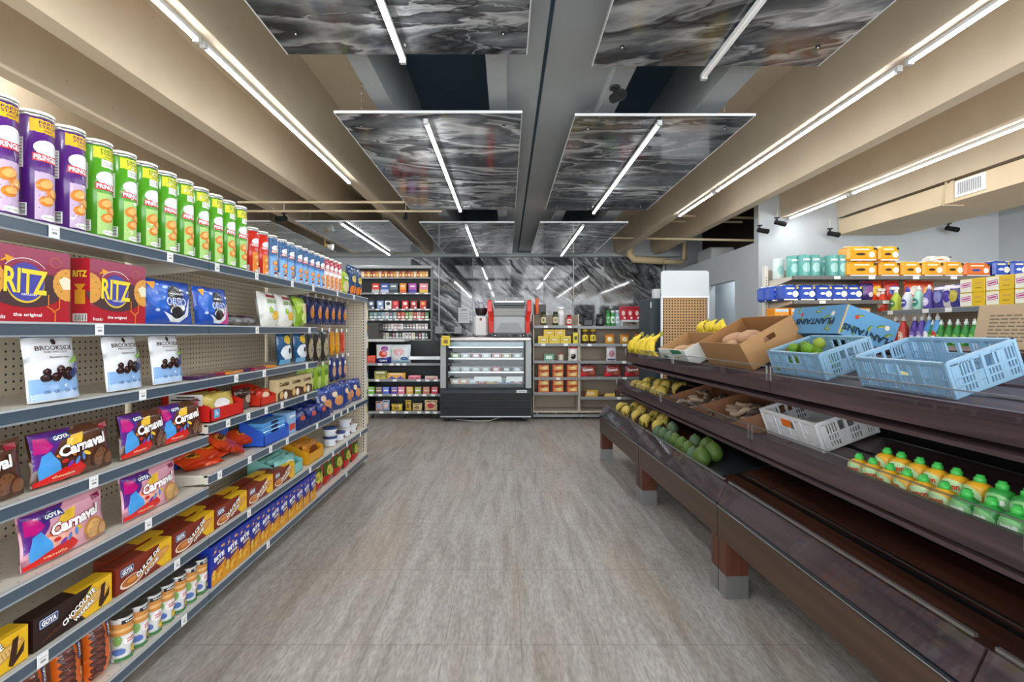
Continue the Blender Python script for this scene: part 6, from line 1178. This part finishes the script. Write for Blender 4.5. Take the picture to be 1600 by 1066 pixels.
# ---------------------------------------------------------------- right paper goods shelving (back run and side run)
YF = 4.7
e = empty('paper_shelving', (0, 0, 0)); tag(e, 'tan shelving in the right background with paper towels and toilet paper', 'shelving')
xl, xr = 2.76, 5.2; zA, zB, zC = H0+.53, H0+.295, H0-.02
m = MB(); m.box(xl, xr, 5.17, 5.18, .1, H0+.64, mat='pegboard_grey'); m.build('back_panel', e)
m = MB(); m.box(xl-.045, xl-.01, 5.14, 5.19, 0, H0+.68, '#ddd8cc', 'paint')
for k in range(60): m.box(xl-.034, xl-.026, 5.139, 5.14, .15+k*.028, .16+k*.028, '#2a2822', 'matte')
m.build('upright', e)
for z, tg in ((zA, [1308, 1362, 1431, 1490]), (zB, [1285, 1384]), (zC, [])):
    m = MB(); m.box(xl, xr, YF+.01, 5.17, z-.012, z-.002, '#cbc3b2', 'paint'); m.box(xl, xr, YF, YF+.02, z-.035, z, '#6d6a66', 'paint'); m.add([(xl, YF+.01, z-.03), (xl, 5.17, z-.09), (xl, 5.17, z-.01), (xl, YF+.01, z-.01)], [(0, 1, 2, 3)], '#cbc3b2', 'paint'); s = m.build('shelf', e)
    for px in tg: x = P(px, 0, YF).x; m = MB(); m.box(x-.03, x+.03, YF-.004, YF-.001, z-.034, z-.004, '#e8eaea', 'card'); m.build('price_tag', s)
def roll(c, w=.11, h=.215, lab=True):
    m = MB(); r = w/2; m.lathe([(r*.93, 0), (r, .01), (r, h-.01), (r*.93, h)], c, 'film', 20); m.lathe([(r*.9, h+.0005), (r*.3, h+.001), (.0005, h-.006)], '#f0f0ee', 'matte', 20); S = cyl(r); m.decal(S, blob(0, h*.42, r*.7, h*.22, 3), '#9ac8c4', .001, .02); m.decal(S, rect(0, h*.78, r*1.3, h*.08), '#d8ecea', .001, .02)
    o = m.build('paper_towel_roll'); tag(o, cat='paper towel roll'); return o
def on(px, Y): return (px-VX)*Y/FOC
for k, (px, dd) in enumerate(((1216, .3), (1238, .12), (1256, .06), (1271, .06), (1287, .2), (1299, .08), (1314, .08))): put('roll%d' % (k == 0), lambda k=k: roll('#5fa39c' if k else '#cfdcd8'), (on(px, YF+.06+dd), YF+.06+dd, zA), 0, 'teal wrapped paper towel roll on the top right shelf, %s from the left' % ORD[k], 'paper towel roll', 'paper towel rolls on the top right shelf')
def tp(c, w, h, d, logo, low='#ffffff'):
    def f():
        m = MB(); n = 3 if w > .25 else 2; m.bbox(-w/2, w/2, 0, d, 0, h, c, 'film', .02); S = flat(0, 'film'); m.decal(S, rect(0, h*.03+.004, w*.86, h*.08), '#f2f0ea'); m.decal(S, ell(w*.28, h*.42, h*.2, h*.2, 18), '#eceae0', .001); m.decal(S, blob(-w*.08, h*.45, w*.17, h*.09, 4), logo, .0012); m.decal(S, rect(w*.4, h*.82, w*.12, h*.16), '#3a3420' if c != '#2b50b4' else '#e0c030', .001); m.decal(S, rect(-w*.05, h*.78, w*.5, h*.1), '#f4e9c0', .001)
        for k in range(n): m.lathe([(w/n*.42, h-.004), (w/n*.4, h+.006), (.001, h+.006)], '#efece4', 'film', 14, -w/2+w/n*(k+.5), d/2)
        o = m.build('toilet_paper_pack'); tag(o, cat='toilet paper pack'); return o
    return f
yp = YF+.04
for k, (a, b, z, lab) in enumerate(((1325, 1373, 0, 'yellow toilet paper pack, bottom of the leftmost stack'), (1325, 1373, .15, 'yellow toilet paper pack, top of the leftmost stack'), (1375, 1407, 0, 'yellow toilet paper pack, bottom of the second stack'), (1375, 1405, .15, 'yellow toilet paper pack, top of the second stack'), (1408, 1443, 0, 'single yellow toilet paper pack right after the stacks'), (1444, 1474, 0, 'yellow toilet paper pack, second from the right'), (1475, 1507, 0, 'rightmost yellow toilet paper pack on the top shelf'))):
    w_ = (b-a)*yp/FOC*.98; put('tpy%d' % (w_ > .25), tp('#e8a01c', .292 if w_ > .25 else .2, .142, .16, '#3a2a14'), (on((a+b)/2, yp), yp, zA+z), 0, lab, 'toilet paper pack', 'yellow toilet paper packs')
put('tpo', tp('#e2702a', .26, .13, .15, '#2a4a9a'), (on(1529, yp), yp, zA), 0, 'orange and white toilet paper pack after the yellow ones', 'toilet paper pack')
put('tpc', tp('#dcdad4', .2, .06, .14, '#d8702a'), (on(1472, yp+.1), yp+.1, zA+.15), 0, 'white and orange pack lying on the yellow packs', 'toilet paper pack')
for k, px in enumerate((1566, 1594)): put('tpb', tp('#2b50b4', .155, .15, .15, '#dfe6f4'), (on(px, yp), yp, zA), 0, ['blue toilet paper pack at the right end of the top shelf, left one', 'blue toilet paper pack cut by the right edge of the top shelf'][k], 'toilet paper pack', 'blue toilet paper packs on the top shelf')
for k, px in enumerate((1205, 1217, 1236, 1262, 1288, 1312, 1335)):
    yq = yp + (.26 if k == 0 else .14 if k == 1 else 0); put('tpb', None, (on(px, yq), yq, zB), 0, 'blue toilet paper pack on the second shelf, %s from the left' % ORD[k], 'toilet paper pack', 'blue toilet paper packs on the second shelf')
for k in range(6): put('oro%d' % (k == 1), lambda: gbox(.14, .24, .15, '#e8921c', [('b', 0, .42, .3, .25, '#c8d04a'), ('e', 0, .55, .25, .15, '#f2f0dc'), ('r', 0, .9, .8, .08, '#c8d8dc')] if False else [('e', 0, .5, .3, .22, '#e8ecc8'), ('e', 0, .38, .25, .1, '#6aa03a'), ('r', 0, .9, .9, .12, '#b8ccd0')], 'napkin_pack', 'napkin pack', 'film'), (on(1215+25*k, YF+.1), YF+.1, zC), 0, 'orange napkin pack on the third shelf, %s from the left' % ORD[k], 'napkin pack', 'orange napkin packs')
def pouch_bag(c, c2, w=.15, h=.2): return lambda: generic_bag(w, h, .08, c, [('b', 0, .5, .3, .25, c2), ('e', .1, .3, .15, .12, '#f0e8e0'), ('r', 0, .9, .9, .1, '#8a2a1a')], 'detergent_pouch', 'detergent pouch', 41)
for k, (px, c, c2) in enumerate(((1354, '#3a2a6a', '#8a5aa0'), (1366, '#d0401c', '#e8c03a'), (1392, '#c8302c', '#3a4ab0'), (1424, '#d84a1c', '#e8e0d8'), (1446, '#c8401c', '#e8b83a'))): put('dp%d' % k, pouch_bag(c, c2), (on(px, YF+.12), YF+.12, zB), 0, 'detergent pouch on the second shelf, %s after the blue packs' % ORD[k], 'detergent pouch', 'detergent pouches')
# side run, its shelves face the aisle
XS = 3.6; e = empty('cleaning_shelving', (0, 0, 0)); tag(e, 'shelving of cleaning bottles and yellow boxes at the right edge', 'shelving'); y0, y1 = 2.3, 4.68
m = MB(); m.box(XS+.42, XS+.43, y0, y1, .1, H0+.3, mat='pegboard_yz'); m.build('back_panel', e)
zS, zT, zU = H0+.19, H0-.14, H0-.5
for z, tg in ((zS, [1392, 1447, 1483, 1597]), (zT, []), (zU, [])):
    m = MB(); m.box(XS+.004, XS+.42, y0, y1, z-.012, z-.002, '#cbc3b2', 'paint'); m.box(XS, XS+.02, y0, y1, z-.04, z, '#9aa1a8', 'plastic'); m.box(XS-.004, XS, y0, y1, z-.036, z-.005, '#67727d', 'film'); s = m.build('shelf', e)
    for px in tg: yv = YL(px, XS); m = MB(); m.box(XS-.008, XS-.005, yv-.03, yv+.03, z-.036, z-.002, '#e8eaea', 'card'); m.build('price_tag', s)
m = MB(); m.box(XS, XS+.42, y0, y1, .02, .12, '#b8b0a0', 'paint'); m.build('base', e)
m = MB(); m.box(XS-.01, XS+.02, y0, y1, zU-.4, zU-.37, '#cfcfcf', 'plastic'); m.build('lower_rail', e)
def soap_bottle(c, capc, lab, h=.24, r=.035, spray=False):
    def f():
        m = MB(); m.lathe([(r*.85, 0), (r, .01), (r*1.02, h*.3), (r*.95, h*.55), (r*.5, h*.74), (r*.36, h*.8)], c, 'plastic', 16); S = cyl(r*1.02); m.decal(S, ell(0, h*.3, r*.75, h*.18), lab, .0022, .015); m.decal(S, rect(0, h*.32, r*.9, h*.04), '#ffffff', .003, .015); o = m.build('cleaner_bottle'); tag(o, cat='bottle')
        m = MB(); m.lathe([(r*.42, h*.79), (r*.42, h*.9), (r*.25, h*.92), (r*.2, h)], capc, 'plastic', 12)
        if spray: m.box(-r*.3, r*.3, -r*1.3, r*.5, h*.94, h*1.06, capc, 'plastic')
        m.build('cap', o); return o
    return f
def SD(key, fn, px, z, label, cat, group=None, dx=.07): put(key, fn, (XS+dx, YL(px, XS+dx), z), R(-90), label, cat, group)
for k, (px, c, cap, lab, sp) in enumerate(((1379, '#d8452a', '#e8e0dc', '#f0c8b8', 1), (1400, '#b8c84a', '#e8ecec', '#5a8a4a', 1), (1418, '#d8dce6', '#3a4ab0', '#4a4aa0', 0), (1436, '#a8dcc8', '#e8ecec', '#2a8a7a', 0), (1452, '#5a4aa0', '#c8c0dc', '#d8d0ec', 0))): SD('sb%d' % k, soap_bottle(c, cap, lab, .21, .042, sp), px, zS, 'cleaning bottle on the upper side shelf, %s from the corner' % ORD[k], 'bottle', 'cleaning bottles on the upper side shelf')
for k, (px, c, c2) in enumerate(((1470, '#3a3a8a', '#8a8ac8'), (1485, '#d8d4dc', '#4a3a9a'), (1495, '#3f3f92', '#c8b84a'))): SD('db%d' % k, lambda c=c, c2=c2: generic_bag(.12, .19, .07, c, [('b', 0, .5, .35, .28, c2), ('r', 0, .88, .9, .12, '#dfdce6')], 'detergent_bag', 'detergent bag', 44), px, zS, ['indigo', 'white and indigo', 'dark violet'][k] + ' detergent bag beside the yellow boxes', 'detergent bag', 'detergent bags on the side shelf')
def soap_box():
    w, h, d = .2, .107, .14; m = MB(); m.bbox(-w/2, w/2, -d/2, d/2, 0, h, '#e0bb1e', 'card', .002); S = flat(-d/2); m.decal(S, rect(-w*.25, h*.5, w*.48, h*.92), '#ecebdc'); m.decal(S, rrect(-w*.25, h*.55, w*.4, h*.34, .008, 8), '#b8307a', .001); m.decal(S, rrect(-w*.25, h*.55, w*.36, h*.24, .006, 8), '#e8dce4', .0014); m.decal(S, rect(-w*.25, h*.55, w*.3, h*.1, 8), '#b8307a', .0018); m.decal(S, rect(w*.25, h*.65, w*.3, h*.1, 0), '#cfa05a', .001); m.decal(S, rect(w*.25, h*.3, w*.24, h*.05), '#8a6a2a', .001); o = m.build('soap_box'); tag(o, cat='soap box'); return o
for k in range(6):
    for r_ in range(2): put('sbx', soap_box, (XS+.08, 3.79-.21*k, zS+.108*r_), R(-90), 'yellow and white box in the %s row, %s from the bags' % (['lower', 'upper'][r_], ORD[k]), 'box', 'yellow and white boxes on the side shelf')
for k, (px, c, cap, lab) in enumerate(((1400, '#b83a3a', '#e8e8ec', '#e8b0a8'), (1412, '#c8443a', '#e8e8ec', '#e8c0a8'), (1430, '#4a3a98', '#e8e8ec', '#8a7ac8'), (1441, '#5a46a8', '#e8e8ec', '#a89ad8'), (1452, '#4a8ad0', '#e8eef0', '#e8f0f4'), (1465, '#5a9ad8', '#e8eef0', '#c84a3a'))): SD('lb%d' % k, soap_bottle(c, cap, lab, .29, .04), px, zT, 'detergent bottle on the lower side shelf, %s from the corner' % ORD[k], 'bottle', 'tall detergent bottles on the lower side shelf')
for k in range(6): SD('gb', soap_bottle('#2f8a34', '#dfeee8', '#8ac86a', .235, .036), 1458+13*k, zT, 'green dish soap bottle, %s from the left' % ORD[k], 'bottle', 'green dish soap bottles')
for k in range(3): SD('wb', lambda: generic_bag(.13, .17, .06, '#dcdfe0', [('b', 0, .5, .3, .25, '#b04a7a'), ('b', .2, .7, .1, .1, '#3aa08a')], 'detergent_bag', 'detergent bag', 45), 1534+17*k, zT, 'white bag with a pink motif beside the green bottles, %s from them' % ORD[k], 'detergent bag', 'white detergent bags on the lower side shelf')
# little round bulb lamp at the far left panel, light switch on the side wall
p = P(513, 386, 7.4); e = empty('bulb_lamp', p); tag(e, 'small unlit white bulb lamp hanging over the top of the left shelving', 'lamp'); m = MB(); m.tube([(-.05, 0, .03), (.0, 0, .01)], .03, '#b8925a', 'paint', 10); m.tube([(-.05, 0, .03), (-.06, 0, .24)], .005, '#b8925a', 'paint', 6); m.build('socket', e); m = MB(); m.tube([(.0, 0, .01), (.07, 0, -.0)], .04, '#eceae4', 'plastic', 12, rs=[.03, .045]); m.build('bulb', e)
m = MB(); p = P(1181, 483, 6.49); m.bbox(p.x+.12, p.x+.17, 6.47, 6.499, p.z-.12, p.z+.06, '#1c1e20', 'plastic'); o = m.build('wall_handset'); tag(o, 'black handset box on the grey wall corner behind the cartons', 'handset')
